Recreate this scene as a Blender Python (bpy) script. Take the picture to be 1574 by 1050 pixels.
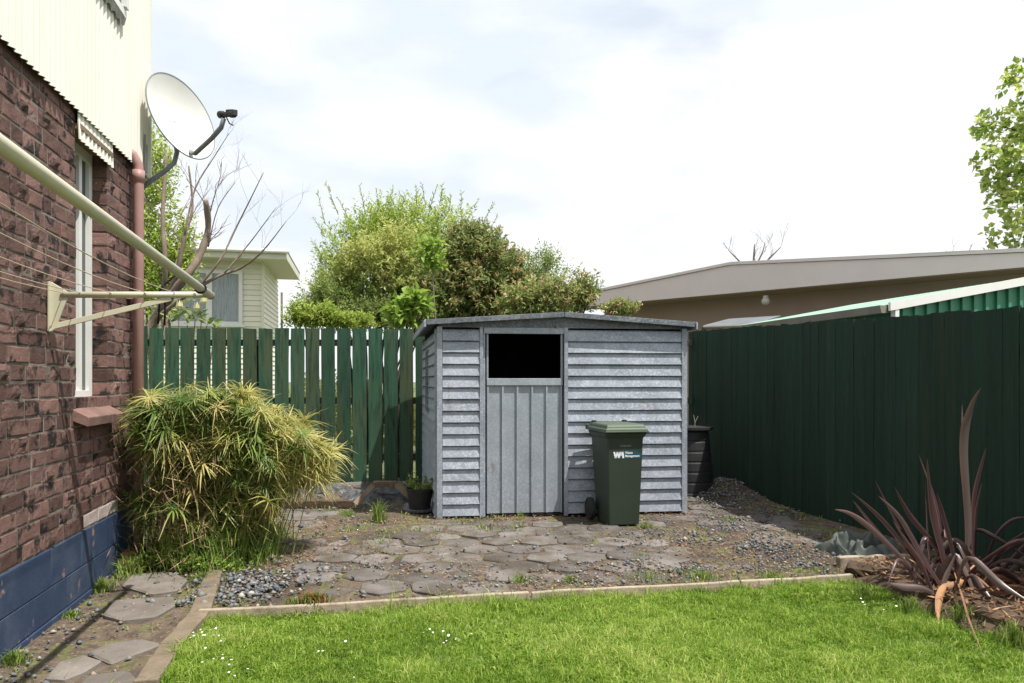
import bpy, math, random
import numpy as np
from mathutils import Vector, Matrix
random.seed(7); RG = np.random.default_rng(11)
for o in list(bpy.data.objects): bpy.data.objects.remove(o)
SC = bpy.context.scene; C = SC.collection
R = math.radians
# ---------------------------------------------------------------- camera, sky, sun, exposure
EYE, FP, HZ, CX = 1.25, 1100.0, 585.0, 787.0
cd = bpy.data.cameras.new('camera'); cam = bpy.data.objects.new('camera', cd); C.objects.link(cam)
cam.location = (0, 0, EYE); cam.rotation_euler = (R(90), 0, 0)
cd.sensor_width = 36; cd.lens = 36*FP/1574; cd.shift_y = (HZ-525)/1574; cd.clip_start = .05; cd.clip_end = 900
SC.camera = cam
SUN = Vector((.40, -.27, 1)).normalized()
w = bpy.data.worlds.new('World'); SC.world = w; w.use_nodes = True
nt = w.node_tree; N = nt.nodes; L = nt.links; N.clear()
out = N.new('ShaderNodeOutputWorld'); bg = N.new('ShaderNodeBackground'); bg.inputs[1].default_value = .1
sky = N.new('ShaderNodeTexSky'); sky.sky_type = 'NISHITA'; sky.sun_disc = False
sky.sun_elevation = math.asin(SUN.z); sky.sun_rotation = math.atan2(SUN.x, SUN.y)
sky.dust_density = .6
tc = N.new('ShaderNodeTexCoord'); mp = N.new('ShaderNodeMapping'); mp.inputs['Scale'].default_value = (1, 1, 2.6); mp.inputs['Location'].default_value = (1.7, .9, .4)
n1 = N.new('ShaderNodeTexNoise'); n1.inputs['Scale'].default_value = 2.4; n1.inputs['Detail'].default_value = 7; n1.inputs['Roughness'].default_value = .55; n1.inputs['Distortion'].default_value = .5
r1 = N.new('ShaderNodeValToRGB'); r1.color_ramp.elements[0].position = .36; r1.color_ramp.elements[0].color = (.80, .80, .80, 1); r1.color_ramp.elements[1].position = .50; r1.color_ramp.elements[1].color = (1, 1, 1, 1)
n2 = N.new('ShaderNodeTexNoise'); n2.inputs['Scale'].default_value = 3.1; n2.inputs['Detail'].default_value = 5
r2 = N.new('ShaderNodeValToRGB'); r2.color_ramp.elements[0].position = .36; r2.color_ramp.elements[0].color = (6.05, 6.6, 7.3, 1); r2.color_ramp.elements[1].position = .56; r2.color_ramp.elements[1].color = (7.7, 7.78, 7.95, 1)
mx = N.new('ShaderNodeMixRGB')
L.new(tc.outputs['Generated'], mp.inputs[0]); L.new(mp.outputs[0], n1.inputs[0]); L.new(mp.outputs[0], n2.inputs[0])
L.new(n1.outputs[0], r1.inputs[0]); L.new(n2.outputs[0], r2.inputs[0]); L.new(r1.outputs[0], mx.inputs[0]); L.new(sky.outputs[0], mx.inputs[1]); L.new(r2.outputs[0], mx.inputs[2])
L.new(mx.outputs[0], bg.inputs[0]); L.new(bg.outputs[0], out.inputs[0])
sd = bpy.data.lights.new('sun', 'SUN'); sd.energy = 4.7; sd.angle = R(.6); sd.color = (1, .95, .87)
so = bpy.data.objects.new('sun', sd); C.objects.link(so); so.rotation_euler = SUN.to_track_quat('Z', 'Y').to_euler(); so.location = (3, -2, 12)
SC.view_settings.view_transform = 'Standard'; SC.view_settings.look = 'None'; SC.view_settings.gamma = 1; SC.view_settings.exposure = .50; SC.view_settings.use_curve_mapping = False
SC.render.engine = 'CYCLES'

# ---------------------------------------------------------------- helpers
def P(px, py, Y): return Vector(((px-CX)/FP*Y, Y, EYE+(HZ-py)/FP*Y))     # the place of a photo point at distance Y
def G(px, py, z=0.): Y = FP*(EYE-z)/(py-HZ); return Vector(((px-CX)/FP*Y, Y, z))
WL = {}
def wloc(o): return WL.get(o.name, Vector((0, 0, 0))) if o else Vector((0, 0, 0))
def tag(o, label=None, cat=None, group=None, kind=None):
    if label: o['label'] = label
    if cat: o['category'] = cat
    if group: o['group'] = group
    if kind: o['kind'] = kind
    return o
def thing(name, loc, label, cat, group=None):
    o = bpy.data.objects.new(name, None); C.objects.link(o); o.location = Vector(loc); o.empty_display_size = .1
    WL[o.name] = Vector(loc); return tag(o, label, cat, group)
def link_mesh(name, me, loc, parent=None, rot=None, scale=None):
    o = bpy.data.objects.new(name, me); C.objects.link(o)
    o.parent = parent; o.location = Vector(loc)-wloc(parent)
    if rot is not None: o.rotation_euler = rot
    if scale is not None: o.scale = scale
    WL[o.name] = Vector(loc); return o
class MB:
    def __init__(s): s.v = []; s.f = []
    def add(s, vs, fs):
        n = len(s.v); s.v += [tuple(v) for v in vs]; s.f += [tuple(i+n for i in f) for f in fs]; return s
    def hexa(s, p):      # 8 points: bottom loop 4, top loop 4
        return s.add(p, [(3, 2, 1, 0), (4, 5, 6, 7), (0, 1, 5, 4), (1, 2, 6, 5), (2, 3, 7, 6), (3, 0, 4, 7)])
    def box(s, c, u, v, w_):  # centre and three half-axis vectors
        c, u, v, w_ = map(Vector, (c, u, v, w_))
        return s.hexa([c-u-v-w_, c+u-v-w_, c+u+v-w_, c-u+v-w_, c-u-v+w_, c+u-v+w_, c+u+v+w_, c-u+v+w_])
    def abox(s, x0, x1, y0, y1, z0, z1): return s.box(((x0+x1)/2, (y0+y1)/2, (z0+z1)/2), ((x1-x0)/2, 0, 0), (0, (y1-y0)/2, 0), (0, 0, (z1-z0)/2))
    def tube(s, pts, rad, n=8, caps=True):
        pts = [Vector(p) for p in pts]; m = len(pts)
        if not hasattr(rad, '__len__'): rad = [rad]*m
        base = len(s.v); prev = None
        for i, p in enumerate(pts):
            d = (pts[min(i+1, m-1)]-pts[max(i-1, 0)]).normalized()
            if prev is None: a = d.orthogonal().normalized()
            else: a = (prev-d*prev.dot(d)); a = a.normalized() if a.length > 1e-6 else d.orthogonal().normalized()
            prev = a; b = d.cross(a)
            for k in range(n):
                t = 2*math.pi*k/n; s.v.append(tuple(p+(a*math.cos(t)+b*math.sin(t))*rad[i]))
        for i in range(m-1):
            for k in range(n):
                k2 = (k+1) % n; s.f.append((base+i*n+k, base+i*n+k2, base+(i+1)*n+k2, base+(i+1)*n+k))
        if caps: s.f.append(tuple(base+k for k in range(n))[::-1]); s.f.append(tuple(base+(m-1)*n+k for k in range(n)))
        return s
    def lathe(s, prof, c, n=24, ax=None):  # prof (r, h)
        c = Vector(c); ax = Vector(ax).normalized() if ax else Vector((0, 0, 1)); a = ax.orthogonal().normalized(); b = ax.cross(a); base = len(s.v)
        for r, h in prof:
            for k in range(n):
                t = 2*math.pi*k/n; s.v.append(tuple(c+ax*h+(a*math.cos(t)+b*math.sin(t))*r))
        for i in range(len(prof)-1):
            for k in range(n):
                k2 = (k+1) % n; s.f.append((base+i*n+k, base+i*n+k2, base+(i+1)*n+k2, base+(i+1)*n+k))
        return s
    def mesh(s, name, m, smooth=False, centre=True):
        v = np.array(s.v, float); c = (v.min(0)+v.max(0))/2 if centre else np.zeros(3)
        me = bpy.data.meshes.new(name); me.from_pydata((v-c).tolist(), [], s.f)
        if m: me.materials.append(m)
        if smooth: me.polygons.foreach_set('use_smooth', [True]*len(me.polygons))
        me.update(); return me, Vector(c)
    def part(s, name, m, parent=None, smooth=False, label=None, kind=None, bevel=0, group=None, cat=None):
        me, c = s.mesh(name, m, smooth); o = link_mesh(name, me, c, parent)
        if bevel:
            b = o.modifiers.new('bevel', 'BEVEL'); b.width = bevel; b.segments = 2; b.limit_method = 'ANGLE'; b.angle_limit = R(35)
        return tag(o, label, cat, group, kind)
def np_mesh(name, V, F, m, attr=None, smooth=False):      # F int array (n,3|4)
    me = bpy.data.meshes.new(name); V = np.asarray(V, np.float32); F = np.asarray(F, np.int32); k = F.shape[1]
    me.vertices.add(len(V)); me.vertices.foreach_set('co', V.ravel()); me.loops.add(F.size); me.loops.foreach_set('vertex_index', F.ravel())
    me.polygons.add(len(F)); me.polygons.foreach_set('loop_start', np.arange(0, F.size, k, dtype=np.int32)); me.polygons.foreach_set('loop_total', np.full(len(F), k, np.int32))
    if smooth: me.polygons.foreach_set('use_smooth', np.ones(len(F), bool))
    me.update(calc_edges=True)
    for an, av in (attr or {}).items():
        a = me.attributes.new(an, 'FLOAT', 'POINT'); a.data.foreach_set('value', np.asarray(av, np.float32))
    if m: me.materials.append(m)
    return me
def np_part(name, V, F, m, parent=None, attr=None, smooth=False, label=None, kind=None, cat=None, group=None):
    V = np.asarray(V, float); c = (V.min(0)+V.max(0))/2
    return tag(link_mesh(name, np_mesh(name, V-c, F, m, attr, smooth), Vector(c), parent), label, cat, group, kind)
def vnoise(x, y, s=1., seed=0):      # smooth value noise, -1..1
    x = np.asarray(x)*s+seed*17.3; y = np.asarray(y)*s+seed*9.1; xi = np.floor(x); yi = np.floor(y); fx = x-xi; fy = y-yi; fx = fx*fx*(3-2*fx); fy = fy*fy*(3-2*fy)
    def h(a, b): q = np.sin(a*127.1+b*311.7+seed*74.7)*43758.5453; return (q-np.floor(q))*2-1
    return (h(xi, yi)*(1-fx)+h(xi+1, yi)*fx)*(1-fy)+(h(xi, yi+1)*(1-fx)+h(xi+1, yi+1)*fx)*fy
def inpoly(x, y, poly):
    x = np.asarray(x); y = np.asarray(y); r = np.zeros(x.shape, bool); n = len(poly)
    for i in range(n):
        x0, y0 = poly[i]; x1, y1 = poly[(i+1) % n]
        c = ((y0 > y) != (y1 > y)) & (x < (x1-x0)*(y-y0)/(y1-y0+1e-12)+x0); r ^= c
    return r

# ---------------------------------------------------------------- materials
def mat(name, ca, cb=None, sc=6., rough=.7, bump=.0, bsc=60., met=0., stretch=(1, 1, 1), rnd=0., cc=None, csc=2., cpos=(.55, .68), cc2=None, c2sc=18., c2pos=(.6, .68), spec=.4, coord='Object', attr=None, trans=0., space='o', sheen=0):
    """colour a<->b by noise, optional patches c and c2, optional per-object random value, optional attribute-driven mix a..b"""
    m = bpy.data.materials.new(name); m.use_nodes = True; t = m.node_tree; N = t.nodes; L = t.links; b = N['Principled BSDF']
    co = N.new('ShaderNodeTexCoord'); mp = N.new('ShaderNodeMapping'); mp.inputs['Scale'].default_value = stretch
    if coord == 'World': g = N.new('ShaderNodeNewGeometry'); L.new(g.outputs['Position'], mp.inputs[0])
    else: L.new(co.outputs[coord], mp.inputs[0])
    oi = N.new('ShaderNodeObjectInfo')
    def noise(s, d=5, ro=.6):
        n = N.new('ShaderNodeTexNoise'); n.noise_dimensions = '4D'; n.inputs['Scale'].default_value = s; n.inputs['Detail'].default_value = d; n.inputs['Roughness'].default_value = ro; L.new(mp.outputs[0], n.inputs['Vector'])
        q = N.new('ShaderNodeMath'); q.operation = 'MULTIPLY'; q.inputs[1].default_value = 37.; L.new(oi.outputs['Random'], q.inputs[0]); L.new(q.outputs[0], n.inputs['W']); return n
    def ramp(src, p0, p1):
        r = N.new('ShaderNodeMapRange'); r.inputs[1].default_value = p0; r.inputs[2].default_value = p1; r.clamp = True; L.new(src, r.inputs[0]); return r.outputs[0]
    def mix(f, a, c):
        x = N.new('ShaderNodeMixRGB'); 
        if f is not None: L.new(f, x.inputs[0])
        for i, q in ((1, a), (2, c)):
            if isinstance(q, tuple): x.inputs[i].default_value = (*q, 1)
            else: L.new(q, x.inputs[i])
        return x.outputs[0]
    if attr: a = N.new('ShaderNodeAttribute'); a.attribute_name = attr; f = a.outputs['Fac']; col = mix(f, ca, cb)
    elif cb: col = mix(ramp(noise(sc).outputs[0], .35, .65), ca, cb)
    else: x = N.new('ShaderNodeRGB'); x.outputs[0].default_value = (*ca, 1); col = x.outputs[0]
    if cc: col = mix(ramp(noise(csc, 6, .65).outputs[0], *cpos), col, cc)
    if cc2: col = mix(ramp(noise(c2sc, 4, .6).outputs[0], *c2pos), col, cc2)
    if rnd:
        h = N.new('ShaderNodeHueSaturation'); r = N.new('ShaderNodeMapRange'); r.inputs[3].default_value = 1-rnd; r.inputs[4].default_value = 1+rnd
        L.new(oi.outputs['Random'], r.inputs[0]); L.new(r.outputs[0], h.inputs['Value']); L.new(col, h.inputs['Color']); col = h.outputs[0]
    L.new(col, b.inputs['Base Color']); b.inputs['Roughness'].default_value = rough; b.inputs['Metallic'].default_value = met; b.inputs['Specular IOR Level'].default_value = spec
    if bump:
        bp = N.new('ShaderNodeBump'); bp.inputs['Strength'].default_value = bump; bp.inputs['Distance'].default_value = .01; L.new(noise(bsc, 6, .65).outputs[0], bp.inputs['Height']); L.new(bp.outputs[0], b.inputs['Normal'])
    if trans:
        tr = N.new('ShaderNodeBsdfTranslucent'); L.new(col, tr.inputs[0]); ms = N.new('ShaderNodeMixShader'); ms.inputs[0].default_value = trans
        L.new(b.outputs[0], ms.inputs[1]); L.new(tr.outputs[0], ms.inputs[2]); L.new(ms.outputs[0], N['Material Output'].inputs[0])
    return m
def leafmat(name, ca, cb, trans=.35, rough=.5, cm=None):
    """colour from the per-leaf attribute v (0..1)"""
    m = bpy.data.materials.new(name); m.use_nodes = True; t = m.node_tree; N = t.nodes; L = t.links; b = N['Principled BSDF']
    a = N.new('ShaderNodeAttribute'); a.attribute_name = 'v'; r = N.new('ShaderNodeValToRGB'); e = r.color_ramp.elements
    e[0].color = (*ca, 1); e[1].color = (*cb, 1)
    if cm:
        for p, c in cm: q = e.new(p); q.color = (*c, 1)
    L.new(a.outputs['Fac'], r.inputs[0]); L.new(r.outputs[0], b.inputs['Base Color']); b.inputs['Roughness'].default_value = rough; b.inputs['Specular IOR Level'].default_value = .3
    tr = N.new('ShaderNodeBsdfTranslucent'); L.new(r.outputs[0], tr.inputs[0]); ms = N.new('ShaderNodeMixShader'); ms.inputs[0].default_value = trans
    L.new(b.outputs[0], ms.inputs[1]); L.new(tr.outputs[0], ms.inputs[2]); L.new(ms.outputs[0], N['Material Output'].inputs[0]); return m
M = {}
M['brick'] = mat('brick', (.130, .074, .064), (.182, .108, .094), 9, .85, .5, 70, rnd=.42, cc=(.026, .021, .021), csc=8, cpos=(.53, .60), cc2=(.27, .205, .18), c2sc=34, c2pos=(.62, .72), spec=.2)
M['brick_pale'] = mat('lime_brick', (.45, .40, .38), (.33, .25, .23), 12, .9, .4, 70, spec=.2)
M['lump'] = mat('burnt_brick', (.028, .02, .018), (.10, .06, .05), 25, .8, .8, 60, spec=.3)
M['mortar'] = mat('mortar', (.10, .088, .075), (.26, .23, .20), 5, .95, .4, 90, coord='World', spec=.1)
M['cream'] = mat('cream_cladding', (.68, .665, .59), (.73, .715, .65), 1.5, .55, .05, 30, coord='World', cc=(.62, .59, .45), csc=1.2, cpos=(.62, .85), spec=.35, stretch=(3, 3, .4))
M['stain'] = mat('grey_flashing', (.22, .22, .19), (.35, .34, .30), 20, .7)
M['blue'] = mat('navy_paint', (.026, .045, .092), (.038, .060, .115), 5, .6, .25, 50, cc=(.075, .095, .14), csc=3.5, cpos=(.5, .72), cc2=(.26, .17, .15), c2sc=6, c2pos=(.62, .66), spec=.3, coord='World')
M['pipe'] = mat('pink_pipe', (.40, .235, .215), (.33, .19, .17), 5, .5, .05, 40)
M['white'] = mat('white_frame', (.74, .74, .72), (.68, .68, .66), 5, .4)
M['glass'] = mat('window_glass', (.03, .035, .04), None, rough=.06, spec=.7)
M['sill'] = mat('sill_brick', (.21, .125, .105), (.16, .09, .075), 14, .8, .4, 70, rnd=.12)
M['steel_cream'] = mat('cream_powdercoat', (.56, .53, .40), (.50, .47, .35), 7, .4, cc=(.22, .15, .08), csc=20, cpos=(.69, .76))
M['wire'] = mat('line_wire', (.45, .38, .27), None, rough=.5)
M['black'] = mat('black_plastic', (.012, .012, .013), (.022, .022, .024), 10, .62, .1, 50)
M['rope'] = mat('black_cord', (.012, .012, .014), None, rough=.8)
M['dish'] = mat('dish_paint', (.70, .70, .68), (.64, .64, .62), 4, .5)
M['dishgrey'] = mat('grey_arm', (.16, .185, .20), (.21, .235, .25), 7, .45)
M['green'] = mat('green_fence_paint', (.025, .072, .043), (.035, .092, .056), 3, .75, .6, 30, stretch=(6, 6, .6), rnd=.25, cc=(.075, .078, .038), csc=.8, cpos=(.46, .66), cc2=(.012, .030, .020), c2sc=5, c2pos=(.48, .72), spec=.25)
M['greendark'] = mat('dark_green_fence_paint', (.0065, .024, .014), (.010, .033, .021), 3, .8, .6, 30, stretch=(7, 7, .35), rnd=.12, cc=(.030, .040, .016), csc=.9, cpos=(.56, .80), cc2=(.020, .040, .028), c2sc=9, c2pos=(.56, .70), spec=.3)
M['rail'] = mat('fence_rail_timber', (.07, .075, .05), (.04, .06, .04), 8, .85)
M['rawwood'] = mat('weathered_timber', (.20, .145, .095), (.12, .085, .055), 5, .85, .5, 40, stretch=(1, 1, 1), rnd=.2, cc=(.07, .05, .035), csc=6, cpos=(.55, .7), cc2=(.27,.22,.15), c2sc=30, c2pos=(.6,.7))
M['palewood'] = mat('pale_edging_timber', (.40, .34, .26), (.28, .225, .165), 9, .85, .5, 40, cc=(.12, .09, .06), csc=7, cpos=(.56, .7), coord='World')
M['darkwood'] = mat('rotten_timber', (.045, .030, .020), (.10, .065, .04), 9, .9, .8, 40, cc2=(.20, .13, .08), c2sc=22, c2pos=(.6, .7), coord='World')
M['stone'] = mat('paver_stone', (.185, .168, .158), (.13, .118, .110), 7, .9, .6, 90, rnd=.28, cc=(.095, .080, .062), csc=4, cpos=(.44, .60), cc2=(.27, .24, .21), c2sc=40, c2pos=(.62, .74), spec=.15)
M['slab'] = mat('stepping_stone', (.20, .18, .16), (.14, .122, .105), 6, .9, .5, 90, rnd=.15, cc=(.12, .10, .06), csc=5, cpos=(.55, .7), cc2=(.36, .33, .29), c2sc=40, c2pos=(.62, .74), spec=.15)
M['kerb'] = mat('kerb_concrete', (.22, .175, .125), (.14, .11, .075), 8, .9, .5, 70, cc=(.08, .08, .03), csc=6, cpos=(.56, .68), coord='World')
M['terracotta'] = mat('terracotta', (.36, .16, .09), (.26, .12, .07), 10, .85, .3, 60)
M['soffit'] = mat('cream_soffit', (.60, .585, .48), (.55, .53, .43), 3, .6)
M['weatherboard'] = mat('cream_weatherboard', (.72, .70, .59), (.68, .66, .55), 3, .6, rnd=.03)
M['curtain'] = mat('lace_curtain', (.25, .28, .32), (.40, .43, .46), 6, .9, .2, 20, stretch=(9, 9, 1))
M['greyroof'] = mat('grey_roof', (.55, .56, .56), (.46, .47, .47), 4, .5)
M['fascia'] = mat('taupe_fascia', (.66, .57, .565), (.62, .535, .53), 2, .6, coord='World')
M['taupe'] = mat('taupe_wall', (.31, .22, .19), (.28, .20, .17), 2, .8, coord='World')
M['globe'] = mat('white_globe', (.45, .44, .42), None, rough=.4)
M['mint'] = mat('mint_roof', (.22, .37, .28), (.27, .42, .33), 4, .45, coord='World')
M['shedgreen'] = mat('green_sheet', (.045, .20, .12), (.055, .22, .135), 4, .45)
M['gutter'] = mat('brown_gutter', (.22, .20, .18), (.28, .26, .23), 6, .5)
M['tarp'] = mat('grey_green_tarp', (.10, .115, .105), (.05, .06, .055), 9, .75, .6, 25, coord='World', cc2=(.25, .27, .25), c2sc=25, c2pos=(.6, .7))
M['plastic'] = mat('grey_plastic_sheet', (.10, .105, .11), (.03, .032, .035), 7, .55, .6, 25, coord='World', cc2=(.36, .37, .38), c2sc=13, c2pos=(.58, .68))
M['bark'] = mat('bark', (.15, .115, .085), (.24, .19, .15), 14, .9, .6, 30, coord='World', stretch=(1, 1, .3))
M['barkdark'] = mat('dark_bark', (.05, .037, .03), (.09, .07, .055), 14, .9, .4, 30, coord='World')
M['twig'] = mat('grey_twig', (.22, .17, .15), None, rough=.9)
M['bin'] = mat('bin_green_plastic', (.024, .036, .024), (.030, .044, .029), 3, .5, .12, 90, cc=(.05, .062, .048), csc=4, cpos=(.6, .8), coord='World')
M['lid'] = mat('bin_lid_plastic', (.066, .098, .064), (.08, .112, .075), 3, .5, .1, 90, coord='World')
M['print_white'] = mat('white_print', (.8, .8, .8), None, rough=.6)
M['print_grey'] = mat('grey_print', (.22, .27, .22), None, rough=.6)
M['print_blue'] = mat('blue_sticker', (.012, .07, .11), None, rough=.5)
M['dryleaf'] = mat('dry_leaf', (.35, .17, .07), (.22, .11, .05), 12, .8, rnd=.25)
M['inner'] = mat('shade_black_lining', (.010, .009, .008), (.018, .016, .014), 6, .9)  # near-black colour stands in for the shade inside the shed

# galvanised steel with spangles
def galv(name, lo, hi, rnd=.06, cc=None):
    m = bpy.data.materials.new(name); m.use_nodes = True; t = m.node_tree; N = t.nodes; L = t.links; b = N['Principled BSDF']
    g = N.new('ShaderNodeNewGeometry'); v = N.new('ShaderNodeTexVoronoi'); v.inputs['Scale'].default_value = 75; L.new(g.outputs['Position'], v.inputs['Vector'])
    s = N.new('ShaderNodeSeparateColor'); L.new(v.outputs['Color'], s.inputs[0])
    n = N.new('ShaderNodeTexNoise'); n.inputs['Scale'].default_value = 5; n.inputs['Detail'].default_value = 6; L.new(g.outputs['Position'], n.inputs['Vector'])
    n3 = N.new('ShaderNodeTexNoise'); n3.inputs['Scale'].default_value = 1.6; n3.inputs['Detail'].default_value = 3; L.new(g.outputs['Position'], n3.inputs['Vector'])
    pw = N.new('ShaderNodeMath'); pw.operation = 'POWER'; pw.inputs[1].default_value = 2.2; L.new(s.outputs[0], pw.inputs[0])
    am = N.new('ShaderNodeMapRange'); am.inputs[1].default_value = .42; am.inputs[2].default_value = .6; am.inputs[3].default_value = .35; am.inputs[4].default_value = .6; L.new(n3.outputs[0], am.inputs[0])
    ad = N.new('ShaderNodeMath'); ad.operation = 'MULTIPLY'; L.new(pw.outputs[0], ad.inputs[0]); L.new(am.outputs[0], ad.inputs[1])
    a2 = N.new('ShaderNodeMath'); a2.operation = 'MULTIPLY_ADD'; a2.inputs[1].default_value = .9; L.new(n.outputs[0], a2.inputs[0]); L.new(ad.outputs[0], a2.inputs[2])
    r = N.new('ShaderNodeMapRange'); r.inputs[1].default_value = .3; r.inputs[2].default_value = 1.05; L.new(a2.outputs[0], r.inputs[0])
    x = N.new('ShaderNodeMixRGB'); x.inputs[1].default_value = (*lo, 1); x.inputs[2].default_value = (*hi, 1); L.new(r.outputs[0], x.inputs[0])
    oi = N.new('ShaderNodeObjectInfo'); mr = N.new('ShaderNodeMapRange'); mr.inputs[3].default_value = 1-rnd; mr.inputs[4].default_value = 1+rnd; L.new(oi.outputs['Random'], mr.inputs[0])
    h = N.new('ShaderNodeHueSaturation'); L.new(mr.outputs[0], h.inputs['Value']); L.new(x.outputs[0], h.inputs['Color']); nr_ = N.new('ShaderNodeTexNoise'); nr_.inputs['Scale'].default_value = 9; nr_.inputs['Detail'].default_value = 7; nr_.inputs['Roughness'].default_value = .7; ms2 = N.new('ShaderNodeMapping'); ms2.inputs['Scale'].default_value = (1, 1, .4); L.new(g.outputs['Position'], ms2.inputs[0]); L.new(ms2.outputs[0], nr_.inputs[0])
    rr2 = N.new('ShaderNodeMapRange'); rr2.inputs[1].default_value = .60; rr2.inputs[2].default_value = .70; rr2.inputs[4].default_value = .6; L.new(nr_.outputs[0], rr2.inputs[0]); x3 = N.new('ShaderNodeMixRGB'); x3.inputs[2].default_value = (.15, .12, .10, 1); L.new(rr2.outputs[0], x3.inputs[0]); L.new(h.outputs[0], x3.inputs[1]); L.new(x3.outputs[0], b.inputs['Base Color'])
    b.inputs['Metallic'].default_value = .12; q = N.new('ShaderNodeMapRange'); q.inputs[3].default_value = .62; q.inputs[4].default_value = .38; L.new(s.outputs[1], q.inputs[0]); L.new(q.outputs[0], b.inputs['Roughness'])
    bp = N.new('ShaderNodeBump'); bp.inputs['Strength'].default_value = .12; bp.inputs['Distance'].default_value = .004; L.new(n.outputs[0], bp.inputs['Height']); L.new(bp.outputs[0], b.inputs['Normal']); return m
M['galv'] = galv('galvanised_steel', (.205, .232, .275), (.42, .46, .525))
M['galvdoor'] = galv('galvanised_door_steel', (.25, .282, .32), (.37, .412, .46))
M['galvroof'] = galv('galvanised_roof_steel', (.075, .085, .10), (.24, .26, .29))

# ---------------------------------------------------------------- ground
DIR = .211; TH = math.atan(DIR); U = Vector((-math.sin(TH), math.cos(TH), 0)); V = Vector((math.cos(TH), math.sin(TH), 0)); Z = Vector((0, 0, 1))
def gz(x, y):
    x = np.asarray(x, float); y = np.asarray(y, float)
    fx = 4.13-.211*y
    h = .15*np.exp(-(((x-2.30)/.30)**2+((y-7.75)/.55)**2)) + .03*np.exp(-((fx-x)/.25)**2)
    h = h+.012*vnoise(x, y, 2.2, 1)+.006*vnoise(x, y, 7, 2)
    return h
LAWN = [(-1.66, 3.78), (-1.60, 3.4), (-1.46, 2.96), (-1.35, 1.2), (3.0, 1.2), (2.62, 2.8), (2.47, 3.35), (2.36, 3.80), (2.28, 4.17), (2.14, 4.50)]
# far ground: one sheet with a hole's worth of detail laid over it
def ground_material():
    m = bpy.data.materials.new('yard_soil'); m.use_nodes = True; t = m.node_tree; N = t.nodes; L = t.links; b = N['Principled BSDF']
    g = N.new('ShaderNodeNewGeometry')
    def noise(s, d=6, ro=.65, off=0.):
        mp = N.new('ShaderNodeMapping'); mp.inputs['Location'].default_value = (off, off*.7, 0); L.new(g.outputs['Position'], mp.inputs[0])
        n = N.new('ShaderNodeTexNoise'); n.inputs['Scale'].default_value = s; n.inputs['Detail'].default_value = d; n.inputs['Roughness'].default_value = ro; L.new(mp.outputs[0], n.inputs[0]); return n.outputs[0]
    def rng(a, p, q): r = N.new('ShaderNodeMapRange'); r.inputs[1].default_value = p; r.inputs[2].default_value = q; L.new(a, r.inputs[0]); return r.outputs[0]
    def mix(f, a, c):
        x = N.new('ShaderNodeMixRGB'); L.new(f, x.inputs[0])
        for i, q in ((1, a), (2, c)):
            if isinstance(q, tuple): x.inputs[i].default_value = (*q, 1)
            else: L.new(q, x.inputs[i])
        return x.outputs[0]
    col = mix(rng(noise(14), .35, .65), (.075, .059, .046), (.165, .128, .098))
    col = mix(rng(noise(1.3, 3, .5, 3), .45, .62), col, (.070, .058, .050))
    col = mix(rng(noise(5, 6, .7, 8), .52, .64), col, (.13, .15, .05))
    col = mix(rng(noise(60, 3, .6, 5), .60, .68), col, (.30, .21, .14))
    L.new(col, b.inputs['Base Color']); b.inputs['Roughness'].default_value = .95; b.inputs['Specular IOR Level'].default_value = .1
    bp = N.new('ShaderNodeBump'); bp.inputs['Strength'].default_value = .7; bp.inputs['Distance'].default_value = .012; L.new(noise(45), bp.inputs['Height']); L.new(bp.outputs[0], b.inputs['Normal']); return m
M['soil'] = ground_material()
M['fargrass'] = mat('far_grass', (.10, .12, .05), (.13, .155, .06), 3, .9, .6, 30, coord='World', cc=(.08, .085, .045), csc=.6, cpos=(.5, .7))
m = MB(); m.add([(-300, -60, -.16), (300, -60, -.16), (300, 600, -.16), (-300, 600, -.16)], [(0, 1, 2, 3)]); m.part('ground', M['fargrass'], kind='structure')
m = MB(); m.add([(-30, 8.7, -.03), (30, 8.7, -.03), (30, 40, -.03), (-30, 40, -.03)], [(0, 1, 2, 3)]); m.part('neighbour_lawn', M['fargrass'], kind='structure')
xs = np.arange(-3.6, 4.61, .04); ys = np.arange(.6, 9.2, .04); X, Yg = np.meshgrid(xs, ys); H = gz(X, Yg)-.008
H = np.where(inpoly(X, Yg, LAWN), H-.03, H)
nx, ny = len(xs), len(ys); idx = np.arange(nx*ny).reshape(ny, nx)
patio = np_part('patio', np.stack([X, Yg, H], -1).reshape(-1, 3), np.stack([idx[:-1, :-1], idx[:-1, 1:], idx[1:, 1:], idx[1:, :-1]], -1).reshape(-1, 4), M['soil'], smooth=True, kind='structure')

def slab_mesh(poly, th, z0, name, material, bev=.012, wob=.004):
    m = MB(); n = len(poly); c = np.mean(poly, 0)
    inner = [tuple(c+(np.array(p)-c)*(1-bev/max(.02, np.linalg.norm(np.array(p)-c)))) for p in poly]
    vs = [(p[0], p[1], z0) for p in poly]+[(p[0], p[1], z0+th-bev*.6) for p in poly]+[(p[0], p[1], z0+th+random.uniform(-wob, wob)) for p in inner]+[(c[0], c[1], z0+th+wob*.5)]
    fs = [(i, (i+1) % n, n+(i+1) % n, n+i) for i in range(n)]+[(n+i, n+(i+1) % n, 2*n+(i+1) % n, 2*n+i) for i in range(n)]+[(2*n+i, 2*n+(i+1) % n, 3*n) for i in range(n)]
    m.add(vs, fs); return m
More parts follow.
